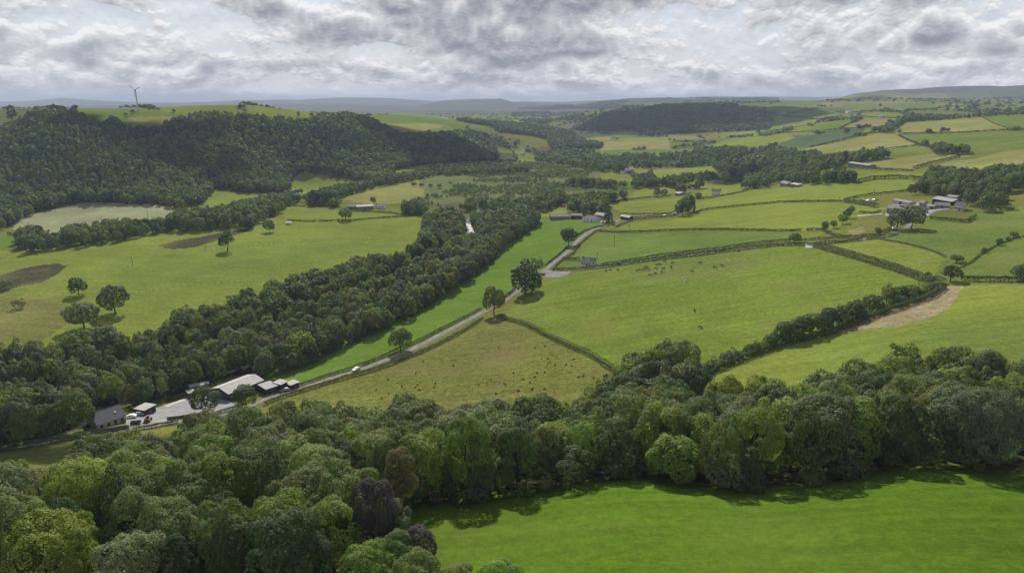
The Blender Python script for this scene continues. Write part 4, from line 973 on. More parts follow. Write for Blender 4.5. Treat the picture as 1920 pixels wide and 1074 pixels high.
HEDGES = [
 ([(495, 760), (535, 744), (575, 732), (610, 721), (640, 712), (673, 703), (704, 694), (741, 681), (793, 660), (829, 643), (870, 621), (905, 598)], 'long trimmed hedge on the near side of the lane above the rough olive field', 1.6, 1.8, 'olive green'),
 ([(560, 725), (612, 707), (658, 693), (704, 676), (741, 660), (790, 638), (830, 617), (880, 592), (902, 580)], 'dark hedge between the bright strip field and the lane', 1.6, 1.4, 'brownish green'),
 ([(936, 568), (950, 556), (964, 545)], 'short dark hedge by the lane behind the leaning tree', 1.8, 1.5, 'dark green'),
 (Z('R7', [(-100, 825), (0, 852), (100, 880), (250, 960), (400, 1030), (520, 1080), (600, 1122), (680, 1178), (760, 1225)]), 'diagonal hedge between the cow field and the rough olive field', 1.9, 2.0, 'olive green'),
 (Z('R7', [(290, 490), (330, 440), (380, 405), (440, 370), (480, 310), (530, 265), (600, 212), (640, 198)]), 'hedge along the right side of the lane from the junction to the bend', 1.4, 1.4, 'grey-green'),
 (Z('R7', [(240, 455), (300, 410), (360, 360), (398, 322)]), 'hedge on the left of the lane just above the junction', 1.6, 1.5, 'dark green'),
 (Z('R7', [(460, 245), (520, 208), (600, 182), (700, 165)]), 'hedge on the left of the lane above the dark round tree', 1.5, 1.4, 'dark green'),
 (Z('R7', [(295, 488), (430, 488), (560, 478), (700, 462), (900, 430), (1100, 405), (1300, 385), (1500, 358), (1700, 335), (1918, 312), (2100, 308), (2180, 312)]), 'near hedge of the pair along the farm lane above the cows', 2.0, 2.0, 'dark green'),
 (Z('R7', [(640, 455), (830, 425), (1000, 395), (1200, 370), (1500, 333), (1700, 305), (1918, 282), (2150, 272), (2480, 250), (2620, 240), (2700, 205), (2740, 182)]), 'far hedge of the pair along the farm lane', 1.8, 1.8, 'olive green'),
 (Z('R8', [(405, 302), (600, 290), (750, 272)]), 'short hedge right of the field gateway on the farm lane', 1.7, 2.0, 'dark green'),
 (Z('R8', [(785, 268), (900, 252), (1010, 228)]), 'hedge on the near side of the farm lane at the paddock bend', 1.3, 1.5, 'grey-green'),
 (Z('R8', [(400, 318), (600, 375), (800, 435), (1000, 495), (1200, 565)]), 'near hedge of the diagonal pair right of the cow field', 1.7, 1.9, 'dark green'),
 (Z('R8', [(430, 300), (600, 345), (800, 400), (1000, 462), (1185, 528)]), 'far hedge of the diagonal pair right of the cow field', 1.5, 1.4, 'dark green'),
 (Z('R7', [(620, 208), (750, 217), (900, 214), (1150, 202), (1450, 197), (1918, 207), (2080, 205)]), 'straight dark hedge between the two green fields right of the lane', 1.7, 1.8, 'dark green'),
 (Z('R8', [(350, 202), (440, 200), (500, 205)]), 'short hedge piece after the gap, left of the farmstead tree row', 1.8, 1.6, 'dark green'),
 (Z('R7', [(740, 182), (810, 150), (880, 128), (1000, 115), (1150, 100), (1215, 72)]), 'hedge on the near side of the lane beyond the bend', 1.5, 1.5, 'dark green'),
 (Z('R7', [(860, 112), (1000, 98), (1120, 85), (1190, 62)]), 'hedge on the far side of the lane beyond the bend', 1.2, 1.3, 'olive green'),
 (Z('R7', [(780, 80), (900, 84), (1000, 83), (1130, 78)]), 'low hedge along the back of the meadow behind the small barn', 1.2, 1.2, 'grey-green'),
 (Z('R7', [(1300, 75), (1400, 50), (1600, 28), (1918, 0), (2120, -5), (2370, -7)]), 'dark hedge between the two yellow-green fields right of the lane', 1.6, 1.7, 'dark green'),
 (Z('R4', [(620, 985), (720, 962), (900, 938), (1000, 925), (1110, 912)]), 'hedge running up to the big farmstead from the field corner', 2.2, 2.0, 'dark green'),
 (Z('R4', [(625, 998), (720, 1008), (800, 1022), (860, 1035)]), 'thick clipped conifer hedge at the left end of the big farmstead', 3.2, 3.5, 'blue-green'),
 (Z('R3', [(1300, 975), (1450, 962), (1600, 935), (1750, 898), (1860, 895)]), 'hedge in front of the white farmhouse field', 1.8, 1.8, 'dark green'),
 (Z('R4', [(700, 858), (830, 828), (1000, 822), (1190, 832)]), 'thick ragged hedge right of the big round clump', 3.4, 3.4, 'olive green'),
 (Z('R4', [(430, 775), (500, 750), (690, 750), (900, 760), (1120, 772)]), 'thin hedge behind the big round clump', 1.8, 1.8, 'dark green'),
 (Z('R4', [(1125, 755), (1250, 720), (1400, 685), (1460, 672)]), 'thick dark hedge between the two far yellow fields', 3.0, 3.2, 'brownish green'),
 (Z('R4', [(1040, 502), (1200, 502), (1500, 494), (1700, 480), (1918, 476), (2100, 470)]), 'long dark hedge under the far yellow field', 1.9, 1.9, 'dark green'),
 (Z('R4', [(1015, 515), (1080, 550), (1180, 588), (1270, 606)]), 'dark hedge slanting down between two far right fields', 1.9, 1.9, 'dark green'),
 (Z('R4', [(480, 655), (600, 645), (750, 632), (900, 618), (1000, 602), (1150, 588)]), 'thin hedge across the foot of the far tan field', 1.6, 1.6, 'dark green'),
 (Z('R4', [(380, 602), (500, 578), (650, 540), (760, 512), (840, 496)]), 'ragged hedge along the upper left side of the far tan field', 3.2, 3.2, 'dark green'),
 (Z('R4', [(0, 522), (150, 500), (350, 490), (600, 468), (770, 463)]), 'long hedge above the bluish crop field', 2.0, 2.0, 'dark green'),
 (Z('R4', [(120, 375), (250, 378), (430, 397), (480, 400)]), 'hedge below the farthest left field of the right-hand slopes', 2.0, 2.0, 'dark green'),
 (Z('R4', [(440, 405), (410, 435), (200, 468), (60, 488)]), 'hedge curving along the foot of the small far fields', 2.0, 2.0, 'dark green'),
 (Z('R4', [(590, 465), (640, 440), (700, 415), (760, 396)]), 'short hedge between the bright far field and the tan one', 2.0, 2.0, 'dark green'),
 (Z('R4', [(480, 398), (740, 380), (900, 388), (1000, 392)]), 'hedge along the far road below the highest farms', 2.4, 2.4, 'dark green'),
 (Z('R4', [(1620, 386), (1700, 430), (1812, 470)]), 'thin hedge dividing the far yellow field from the green one', 1.2, 1.2, 'olive green'),
 (Z('R4', [(250, 350), (370, 325), (440, 320)]), 'short hedge climbing the farthest green slope', 2.2, 2.2, 'dark green'),
 (Z('R4', [(560, 345), (700, 348), (850, 335), (980, 345), (1350, 318)]), 'hedge under the highest green fields at the far right', 2.2, 2.2, 'dark green'),
 (Z('R8', [(1460, 562), (1600, 566), (1830, 568), (1918, 572), (2300, 580)]), 'hedge along the top of the yellow-green field at the right', 2.2, 2.2, 'dark green'),
 (Z('R8', [(885, 268), (1000, 285), (1100, 305), (1200, 332), (1290, 362), (1350, 392)]), 'low broken hedge curving across the pasture below the big farmstead', .9, 1.0, 'olive green'),
 (Z('R8', [(1460, 470), (1530, 435), (1600, 380), (1720, 310), (1850, 258), (1930, 245)]), 'low scrubby hedge climbing the far right pasture', .8, 1.2, 'olive green'),
 (Z('R8', [(1235, 118), (1370, 130), (1500, 145), (1560, 110)]), 'clipped garden hedge in front of the house at the big farmstead', 2.0, 2.2, 'dark green'),
 (Z('R8', [(480, 215), (560, 240), (640, 250)]), 'short hedge in the rough paddock left of the farm lane bend', 1.4, 1.4, 'dark green'),
 (Z('R8', [(730, 75), (830, 85), (880, 70)]), 'hedge beside the pale track left of the big farmstead', 1.8, 1.8, 'dark green'),
 (Z('S1', [(-300, 850), (0, 800), (250, 752), (500, 708), (700, 682), (760, 668)]), 'hedge on the near side of the lane in the bottom left', 1.5, 1.7, 'mid green'),
 (Z('S1', [(980, 640), (1100, 622), (1200, 602), (1285, 588)]), 'hedge on the near side of the lane before the concrete yard', 1.5, 1.8, 'mid green'),
 (Z('S1', [(1560, 528), (1660, 500), (1755, 470)]), 'clipped hedge beside the lane below the two yard trees', 1.5, 1.8, 'grey-green'),
 (Z('S1', [(905, 500), (960, 488), (1020, 478)]), 'dark garden hedge between the bungalow and the pale-roofed garage', 1.8, 1.6, 'dark green'),
 (Z('S1', [(1120, 450), (1240, 420), (1350, 392)]), 'ragged olive hedge along the back of the concrete yard', 1.6, 1.6, 'olive green'),
 ([(1308, 716), (1340, 697), (1390, 675), (1445, 655), (1500, 640), (1560, 625), (1640, 595), (1690, 578), (1740, 561), (1768, 541)], 'long thick hedgerow between the cow field and the yellow-green field', 2.2, 2.2, 'mid green'),
 (Z('R8', [(1180, 600), (1260, 575), (1330, 590)]), 'bushy hedge corner left of the bare brown patch', 2.8, 4.0, 'grey-green'),
 (Z('R6', [(230, 130), (380, 138), (540, 134), (700, 132), (740, 126), (900, 112), (1050, 102), (1200, 95)]), 'thin hedge along the top of the big left meadow', 1.6, 1.5, 'dark green'),
 (Z('R2', [(60, 1074), (230, 1026), (400, 1026), (600, 1022)]), 'hedge behind the small bright field by the low valley farm', 1.8, 1.8, 'dark green'),
 (Z('R6', [(640, 62), (800, 68), (980, 78), (1050, 92)]), 'thin dark hedge below the low valley farm', 1.8, 1.8, 'dark green'),
 (Z('R5', [(60, 225), (130, 245)]), 'short dark hedge at the left end of the pale field', 2.0, 2.0, 'dark green'),
 (Z('R5', [(100, 110), (250, 75), (400, 40), (460, 15), (550, 0)]), 'hedge curving round the left end of the pale field', 2.2, 2.2, 'olive green'),
 (Z('R3', [(690, 1000), (900, 970), (1000, 962), (1150, 945)]), 'hedge behind the meadow left of the lane bend', 1.6, 1.6, 'dark green'),
 ([(1056, 487), (1072, 488), (1088, 488)], 'dark garden hedge left of the white-fronted house', 2.2, 2.0, 'dark green'),
]
for i, (pts, lab, h, w, c) in enumerate(HEDGES): build_hedge(pts, lab, h, w, c, seed=i)

# ---------------------------------------------------------------- lanes, yards, river
def strip(name, line, width, mat, lift=.12, step=2.0, wob=.0):
    L = np.array(line)[:, :2]; c = np.r_[0, np.cumsum(np.hypot(*np.diff(L, axis=0).T))]
    a = np.arange(0, c[-1], step); P = np.stack([np.interp(a, c, L[:, 0]), np.interp(a, c, L[:, 1])], -1)
    for _ in range(6): P[1:-1] = (P[:-2]+2*P[1:-1]+P[2:])/4
    T = unit(np.gradient(P, axis=0)); N = np.stack([-T[:, 1], T[:, 0]], -1); k = 7
    w = width*.5*(1+wob*vnoise(a/5, a*0, 4))
    V = np.stack([P+N*(w*f)[:, None] for f in np.linspace(-1, 1, k)], 1)
    z = gz(V[..., 0], V[..., 1]); z = z*.35+z.mean(1, keepdims=True)*.65
    z = np.maximum(z, gz(V[..., 0], V[..., 1]))+lift
    V = np.concatenate([V, z[..., None]], -1); n = len(P)
    idx = np.arange(n*k).reshape(n, k); q = np.stack([idx[:-1, :-1], idx[:-1, 1:], idx[1:, 1:], idx[1:, :-1]], -1).reshape(-1, 4)
    me = raw_mesh(name, V.reshape(-1, 3), q, True); me.materials.append(mat)
    return tag(link(name, me), kind='structure'), P
def patch(name, poly_px, mat, lift=.10):
    import bmesh
    bm = bmesh.new(); P = [hit(*p) for p in densify(poly_px, 14)]
    bm.faces.new([bm.verts.new((float(p[0]), float(p[1]), 0)) for p in P])
    bmesh.ops.triangulate(bm, faces=bm.faces[:])
    for _ in range(4):
        bmesh.ops.subdivide_edges(bm, edges=[e for e in bm.edges if e.calc_length() > 2.5], cuts=1)
        bmesh.ops.triangulate(bm, faces=bm.faces[:])
    for v in bm.verts: v.co.z = float(gz(v.co.x, v.co.y))+lift
    me = bpy.data.meshes.new(name); bm.to_mesh(me); bm.free(); me.materials.append(mat)
    return tag(link(name, me), kind='structure')
M_LANE = simple_mat('lane_tarmac', (.20, .19, .175), .95, .15, .35, .35)
M_VERGE = simple_mat('verge', (.17, .165, .075), 1, .0, .35, .5)
M_CONC = simple_mat('yard_concrete', (.27, .265, .255), .9, .2, .18, .3)
M_PALEC = simple_mat('pale_concrete', (.46, .44, .40), .9, .2, .12, .3)
strip('verge', LANEW, 5.2, M_VERGE, .07, wob=.15)
strip('road', LANEW, 3.3, M_LANE, .15, wob=.05)
FARML = ground_line(Z('R7', [(270, 500), (330, 510), (430, 492), (560, 478), (700, 458), (900, 424), (1100, 396), (1300, 376), (1500, 346), (1700, 320), (1918, 298)])+Z('R8', [(170, 300), (400, 295), (600, 280), (760, 262), (900, 245), (985, 225), (1060, 185), (1110, 155), (1170, 118), (1230, 80)]), 10)
strip('verge', FARML, 3.6, M_VERGE, .07, wob=.1)
strip('farm_lane', FARML, 2.7, M_LANE, .14, wob=.05)
strip('farm_track', ground_line([(1608, 405), (1630, 403), (1655, 401)], 8), 4.5, M_PALEC, .14)
patch('junction', ZZ(6.857, 960, 380, [(372, 892), (420, 840), (520, 878), (640, 884), (775, 884), (705, 930), (640, 962), (440, 968), (425, 925)]), M_LANE, .17)
patch('gateway', Z('R8', [(345, 298), (402, 296), (398, 325), (345, 325)]), M_PALEC, .17)
z5 = lambda pts: ZZ(4.571, 160, 680, pts)
patch('farm_yard', z5([(345, 500), (345, 470), (420, 430), (600, 395), (740, 345), (880, 305), (930, 300), (1120, 250), (1240, 262), (1240, 330), (1330, 400), (1100, 440), (930, 462), (800, 482), (720, 515), (570, 562), (380, 585), (355, 560)]), M_CONC, .17)
patch('concrete_apron', z5([(672, 374), (760, 338), (870, 306), (880, 318), (790, 350), (700, 384)]), M_PALEC, .22)
patch('farm_yard', z5([(1550, 290), (1545, 275), (1640, 255), (1690, 215), (1830, 205), (1840, 215), (1700, 250)]), M_CONC, .17)
z7 = lambda pts: ZZ(6.4, 1560, 340, pts)
patch('farm_yard', z7([(715, 285), (720, 250), (800, 250), (920, 262), (1080, 255), (1180, 300), (1440, 330), (1240, 360), (1150, 420), (1060, 420), (1000, 400), (640, 420), (640, 390)]), M_CONC, .17)
def water_mat():
    m, t, b = new_mat('river_water'); b.inputs['Base Color'].default_value = (.10, .11, .08, 1); b.inputs['Roughness'].default_value = .12
    b.inputs['Specular IOR Level'].default_value = .9
    n = t.noise(t.add('ShaderNodeTexCoord').outputs['Object'], 1.2, 3, .6); bp = t.add('ShaderNodeBump'); bp.inputs['Strength'].default_value = .35; bp.inputs['Distance'].default_value = .3
    t.l.new(n, bp.inputs['Height']); t.l.new(bp.outputs[0], b.inputs['Normal']); return m
M_WATER = water_mat()
strip('river', RIVER, 9.0, M_WATER, .25, wob=.3)
M_GLINT = simple_mat('river_glint', (.48, .47, .44), .8, .3, .25, .4)  # pale colour stands in for sky reflected off the river
strip('river_glint_strip', ground_line([(866, 418), (878, 421), (883, 431), (884, 445), (888, 456)], 6), 4.0, M_GLINT, .32, wob=.35)
strip('river', ground_line([(960, 327), (968, 323), (978, 318), (985, 311)], 6), 9.0, M_GLINT, .3, wob=.3)  # far river glint, painted as a pale strip
strip('farm_track', ground_line(Z('R2', [(1320, 1010), (1430, 985), (1560, 958)]), 6), 3.5, M_VERGE, .15, wob=.2)

# ---------------------------------------------------------------- buildings
M_SLATE = simple_mat('slate_roof', (.105, .105, .115), .8, .3, .18, 1.2, stripes=('X', 2.2, .12))
M_SLATE2 = simple_mat('lighter_slate', (.19, .185, .19), .8, .3, .2, 1.0, stripes=('X', 2.0, .12))
M_TIN = simple_mat('pale_sheet_roof', (.46, .44, .40), .8, .2, .16, .4, stripes=('X', 1.6, .14))
M_TIN3 = simple_mat('weathered_sheet_roof', (.27, .26, .25), .8, .2, .25, .6, stripes=('X', 1.6, .14))
M_TIN2 = simple_mat('grey_sheet_roof', (.30, .30, .29), .7, .3, .12, .5, stripes=('X', 1.6, .14))
M_WHITEW = simple_mat('white_render', (.82, .81, .78), .9, .2, .06, .8)
M_STONE = simple_mat('stone_wall', (.24, .22, .19), .95, .1, .3, 2.5)
M_DARKW = simple_mat('dark_cladding', (.055, .052, .055), .8, .2, .2, 1.2, stripes=('X', 2.5, .2))
M_CREAMW = simple_mat('cream_render', (.50, .46, .38), .9, .2, .08, .8)
M_WOOD = simple_mat('weathered_wood', (.16, .14, .12), .9, .1, .25, 3)
M_FRAME = simple_mat('white_frame', (.75, .75, .73), .5, .4, .03, 2)
M_DOOR = simple_mat('painted_door', (.10, .07, .05), .6, .3, .1, 2)
M_BRICK = simple_mat('brick_stack', (.26, .15, .11), .9, .1, .2, 3)
def glass_mat():
    m, t, b = new_mat('window_glass'); b.inputs['Base Color'].default_value = (.02, .025, .03, 1); b.inputs['Roughness'].default_value = .08; b.inputs['Specular IOR Level'].default_value = .8; return m
M_GLASS = glass_mat()
G1, G2, G3, G4 = 'buildings of the lane-side farm in the bottom left', 'buildings of the hamlet beside the lane', 'buildings of the big farmstead', 'far farm buildings'
def building(p1, p2, depth, wh, rh, label, name='farm_building', cat='farm building', wall=M_STONE, roof=M_SLATE, kind='gable', wins=0, door=True, chim=0, cat_grp=None, over=.35, sky=0):
    if cat_grp == G3: wh, rh = wh*.78, rh*.8; roof = {'pale_sheet_roof': M_TIN3}.get(roof.name, roof)
    a, b = hit(*p1), hit(*p2); dx, dy = b[0]-a[0], b[1]-a[1]; L = math.hypot(dx, dy); ang = math.atan2(dy, dx)
    nx, ny = -math.sin(ang), math.cos(ang)
    cx, cy = (a[0]+b[0])/2+nx*depth/2, (a[1]+b[1])/2+ny*depth/2
    zs = [float(gz((a[0]+b[0])/2+nx*u+math.cos(ang)*v, (a[1]+b[1])/2+ny*u+math.sin(ang)*v)) for u in (0, depth) for v in (-L/2, L/2)]
    z0 = float(np.mean(zs)); dz = max(zs)-min(zs)
    e = empty(name, (cx, cy, z0), ang, label, cat, cat_grp)
    l, d = L/2, depth/2; m = MB()
    if kind == 'gable':
        m.box(-l, l, -d, d, -dz-.5, wh)
        V = [(-l, -d, wh), (-l, d, wh), (-l, 0, wh+rh), (l, -d, wh), (l, d, wh), (l, 0, wh+rh)]
        m.add(V, [(0, 1, 2), (3, 5, 4)])
        m.obj('wall', wall, e)
        r = MB(); t = .14; s = rh/d; o = over
        for sg in (-1, 1):
            y0, y1 = 0, sg*(d+o); zA, zB = wh+rh+.03, wh-s*o+.03
            V = [(-l-o, y0, zA), (l+o, y0, zA), (l+o, y1, zB), (-l-o, y1, zB), (-l-o, y0, zA+t), (l+o, y0, zA+t), (l+o, y1, zB+t), (-l-o, y1, zB+t)]
            r.add(V, [(0, 1, 2, 3), (7, 6, 5, 4), (2, 6, 7, 3), (0, 3, 7, 4), (1, 5, 6, 2)])
        r.tube([(-l-o, 0, wh+rh+t), (l+o, 0, wh+rh+t)], [.12, .12], 6)
        ro = r.obj('roof', roof, e)
    elif kind == 'hip':
        m.box(-l, l, -d, d, -dz-.5, wh); m.obj('wall', wall, e)
        r = MB(); o = over; q = max(l-d, .3)
        V = [(-l-o, -d-o, wh), (l+o, -d-o, wh), (l+o, d+o, wh), (-l-o, d+o, wh), (-q, 0, wh+rh), (q, 0, wh+rh), (-l-o, -d-o, wh-.12), (l+o, -d-o, wh-.12), (l+o, d+o, wh-.12), (-l-o, d+o, wh-.12)]
        r.add(V, [(0, 1, 5, 4), (1, 2, 5), (2, 3, 4, 5), (3, 0, 4), (6, 9, 8, 7), (0, 6, 7, 1), (1, 7, 8, 2), (2, 8, 9, 3), (3, 9, 6, 0)]); ro = r.obj('roof', roof, e)
    else:
        m.box(-l, l, -d, d, -dz-.5, wh-.02); m.obj('wall', wall, e)
        r = MB(); o = over
        V = [(-l-o, -d-o, wh), (l+o, -d-o, wh), (l+o, d+o, wh+rh), (-l-o, d+o, wh+rh), (-l-o, -d-o, wh+.15), (l+o, -d-o, wh+.15), (l+o, d+o, wh+rh+.15), (-l-o, d+o, wh+rh+.15)]
        r.add(V, [(3, 2, 1, 0), (4, 5, 6, 7), (0, 1, 5, 4), (1, 2, 6, 5), (2, 3, 7, 6), (3, 0, 4, 7)]); ro = r.obj('roof', roof, e)
        if rh > .2:
            g = MB(); g.add([(-l+.05, -d, wh-.02), (-l+.05, d, wh-.02), (-l+.05, d, wh+rh), (l-.05, -d, wh-.02), (l-.05, d, wh-.02), (l-.05, d, wh+rh)], [(0, 2, 1), (3, 4, 5), (1, 2, 5, 4)]); g.obj('gable', wall, e)
    n = wins+(1 if door else 0)
    for i in range(n):
        x = -l+(i+.5)*L/n
        if door and i == n//2:
            dw = 1.0 if wins else min(3.0, L*.3)
            k = MB().box(x-dw/2, x+dw/2, -d-.05, -d+.05, -.3, min(2.1, wh-.25)).obj('door', M_DOOR, e)
            MB().box(x+dw*.3, x+dw*.3+.1, -d-.1, -d-.05, .9, 1.05).obj('handle', M_FRAME, k)
        else:
            f = MB().box(x-.65, x+.65, -d-.06, -d+.05, .85, min(2.05, wh-.2)).obj('window', M_FRAME, e)
            MB().box(x-.55, x+.55, -d-.09, -d-.02, .95, min(1.95, wh-.3)).obj('pane', M_GLASS, f)
    for i in range(chim):
        x = (l-.6)*(1 if i else -1)
        MB().box(x-.35, x+.35, -.3, .3, wh+rh*.6, wh+rh+.9).obj('chimney', M_BRICK, ro)
    for i in range(sky):
        MB().box(l*.45+i*1.5, l*.45+.5+i*1.5, -d*.5-.3, -d*.5+.3, wh+rh*.5+.12, wh+rh*.5+.32).obj('skylight', M_FRAME, ro)
    return e
B = building
B((184, 803), (237, 790), 10, 2.5, 2.9, 'long bungalow with a dark slate roof behind a board fence', 'bungalow', 'house', M_CREAMW, M_SLATE, wins=3, chim=1, sky=1, cat_grp=G1)
B((272, 779), (293, 772), 5, 2.7, .0, 'small garage with flat pale roof between bungalow and concrete yard', 'garage', 'garage', M_DARKW, M_TIN, 'mono', cat_grp=G1)
B((355, 746), (366, 743), 3, 2.2, .2, 'tiny pale-roofed hut at the back corner of the concrete yard', 'shed', 'shed', M_DARKW, M_TIN2, 'mono', cat_grp=G1)
B((357, 736), (392, 728), 2.5, 2.4, .1, 'long low grey-green lean-to behind the yard trees', 'shed', 'shed', M_STONE, M_TIN2, 'mono', door=False, cat_grp=G1)
B((430, 752), (495, 729), 10.5, 4.0, 1.3, 'long barn with a big pale sheet roof beside the lane', 'barn', 'barn', M_DARKW, M_TIN, wins=0, cat_grp=G1)
B((500, 741), (521, 735), 6, 3.0, .35, 'square dark-walled shed with pale flat roof at the end of the long barn', 'shed', 'shed', M_DARKW, M_TIN2, 'mono', cat_grp=G1)
B((528, 734), (540, 729), 4, 3.4, .2, 'taller of the two little dark sheds at the end of the bright strip field', 'shed', 'shed', M_DARKW, M_TIN, 'mono', cat_grp=G1)
B((546, 731), (561, 726), 3.4, 2.4, .2, 'lower of the two little dark sheds at the end of the bright strip field', 'shed', 'shed', M_DARKW, M_TIN, 'mono', cat_grp=G1)
B((1089, 500), (1107, 498), 7, 2.8, 2.3, 'white-fronted house with a grey roof above the lane junction', 'house', 'house', M_WHITEW, M_SLATE2, wins=3, chim=1, cat_grp=G2)
B((1108, 498), (1117, 496.5), 5, 2.6, 1.8, 'small white-gabled annexe joined to the right of the white-fronted house', 'house', 'house', M_WHITEW, M_SLATE2, wins=1, door=False, cat_grp=G2)
B((1032, 413), (1068, 410.5), 9, 3.0, 1.8, 'long grey-roofed barn at the top of the bright strip field', 'barn', 'barn', M_STONE, M_SLATE2, wins=2, cat_grp=G2)
B((1070, 411), (1091, 410), 9, 3.4, 1.6, 'dark open-fronted barn between the long grey barn and the stone cottage', 'barn', 'barn', M_DARKW, M_SLATE2, cat_grp=G2)
B((1092, 415.5), (1119, 417), 8, 2.8, 3.0, 'stone cottage with hipped grey roof beside the dark conifer', 'cottage', 'house', M_WHITEW, M_SLATE2, 'hip', wins=3, chim=0, cat_grp=G2)
B((1115, 409.5), (1136, 411), 7, 3.4, 2.0, 'pale-roofed outbuilding behind the stone cottage', 'outbuilding', 'farm building', M_STONE, M_TIN2, wins=1, cat_grp=G2)
B((1163, 411.5), (1179, 412.6), 6, 2.6, 1.4, 'small pale-roofed barn right of the lane bend', 'barn', 'barn', M_DARKW, M_TIN, cat_grp=G2)
B((1334, 367), (1351, 366), 7, 4.6, 2.4, 'white farmhouse on the valley side behind a dark hedge', 'farmhouse', 'house', M_WHITEW, M_SLATE2, wins=3, chim=2, cat_grp=G4)
B((1272, 367), (1284, 364.5), 5, 2.6, .8, 'low pale-roofed shed by the far lane bend', 'shed', 'shed', M_STONE, M_TIN, 'mono', cat_grp=G4)
B((1173, 325.5), (1184, 325), 9, 5.2, 2.6, 'white house alone among the valley woods', 'house', 'house', M_WHITEW, M_TIN2, wins=3, chim=1, cat_grp=G4)
B((1165, 326.3), (1172, 326), 7, 2.8, .8, 'low white extension left of the white house in the valley woods', 'outbuilding', 'farm building', M_WHITEW, M_TIN, 'mono', door=False, cat_grp=G4)
B((1462, 350.5), (1475, 350), 8, 3.0, 2.2, 'grey cottage beside trees on the far edge of the yellow-green field', 'cottage', 'house', M_STONE, M_SLATE2, wins=2, chim=1, cat_grp=G4)
B((1480, 351.5), (1495, 351), 6, 2.6, .8, 'low white-roofed shed right of the grey cottage by the yellow-green field', 'shed', 'shed', M_STONE, M_TIN, 'mono', cat_grp=G4)
B((650, 392.5), (668, 392.5), 9, 3.0, 2.0, 'grey-roofed barn at the left end of the low valley farm', 'barn', 'barn', M_STONE, M_SLATE2, cat_grp=G4)
B((669, 393.8), (701, 392.5), 10, 3.4, 1.2, 'long white-roofed barn in the middle of the low valley farm', 'barn', 'barn', M_STONE, M_TIN, cat_grp=G4)
B((704, 391.5), (720, 392.3), 8, 3.0, 2.0, 'pale house at the right end of the low valley farm', 'farmhouse', 'house', M_WHITEW, M_SLATE2, wins=2, chim=1, cat_grp=G4)
B((1589, 313.6), (1628, 314.3), 10, 3.2, 1.0, 'long pale shed beneath the dark wood on the right slope', 'shed', 'shed', M_STONE, M_TIN2, cat_grp=G4)
B((1681, 211), (1688, 211), 14, 6, 2, 'bright white barn high on the right-hand slopes', 'barn', 'barn', M_WHITEW, M_TIN, cat_grp=G4)
B((1646, 221), (1653, 221), 12, 4, 2, 'small white farm beside the far road, left of the dark copse', 'farmhouse', 'house', M_WHITEW, M_SLATE2, wins=2, cat_grp=G4)
B((1585, 212), (1590, 212), 14, 5, 2, 'tiny pale farm on the farthest green slope', 'farmhouse', 'house', M_WHITEW, M_SLATE2, wins=2, cat_grp=G4)
B((978, 290), (983, 290), 8, 7, 2.5, 'narrow white house on the far valley floor', 'house', 'house', M_WHITEW, M_TIN2, wins=1, cat_grp=G4)
B((966, 290.5), (972, 290.3), 8, 4, 2, 'low white house left of the narrow white one', 'house', 'house', M_WHITEW, M_SLATE2, wins=1, cat_grp=G4)
B((1662, 401), (1700, 399), 15, 4.0, 1.8, 'wide dark shed at the front left of the big farmstead', 'barn', 'barn', M_STONE, M_SLATE2, cat_grp=G3)
B((1702, 399.5), (1725, 397), 14, 4.0, 1.8, 'dark-roofed shed in the middle of the big farmstead', 'barn', 'barn', M_STONE, M_SLATE, cat_grp=G3)
B((1727, 400), (1740, 399), 8, 3.2, 2.4, 'gabled cart shed at the drive of the big farmstead', 'cart_shed', 'shed', M_CREAMW, M_SLATE, cat_grp=G3)
B((1741, 393), (1752, 392.5), 6, 3.0, .7, 'white-roofed lean-to behind the gabled cart shed', 'shed', 'shed', M_STONE, M_TIN, 'mono', cat_grp=G3)
B((1747, 383), (1784, 386), 9, 4.2, 2.0, 'long grey barn at the back of the big farmstead', 'barn', 'barn', M_DARKW, M_TIN2, cat_grp=G3)
B((1753, 391.5), (1780, 391), 8, 3.0, 2.0, 'purplish-grey roofed stable between the back barn and the cart shed', 'stable', 'farm building', M_STONE, M_SLATE2, wins=2, cat_grp=G3)
B((1773, 377.5), (1791, 378), 8, 4.0, 1.2, 'bright-roofed shed at the back right of the big farmstead', 'shed', 'shed', M_STONE, M_TIN, cat_grp=G3)
B((1788, 394.5), (1804, 395.5), 8, 4.4, 3.0, 'dark-roofed farmhouse with pale walls at the right of the big farmstead', 'farmhouse', 'house', M_WHITEW, M_SLATE, wins=3, chim=2, cat_grp=G3)
B((1672, 383), (1704, 384.5), 6, 3.0, 1.0, 'long pale pinkish-roofed shed behind the front sheds of the big farmstead', 'shed', 'shed', M_CREAMW, M_TIN, cat_grp=G3)
B((1722, 386), (1731, 386), 6, 3.0, 1.0, 'small pale-roofed shed behind the middle of the big farmstead', 'shed', 'shed', M_CREAMW, M_TIN, cat_grp=G3)

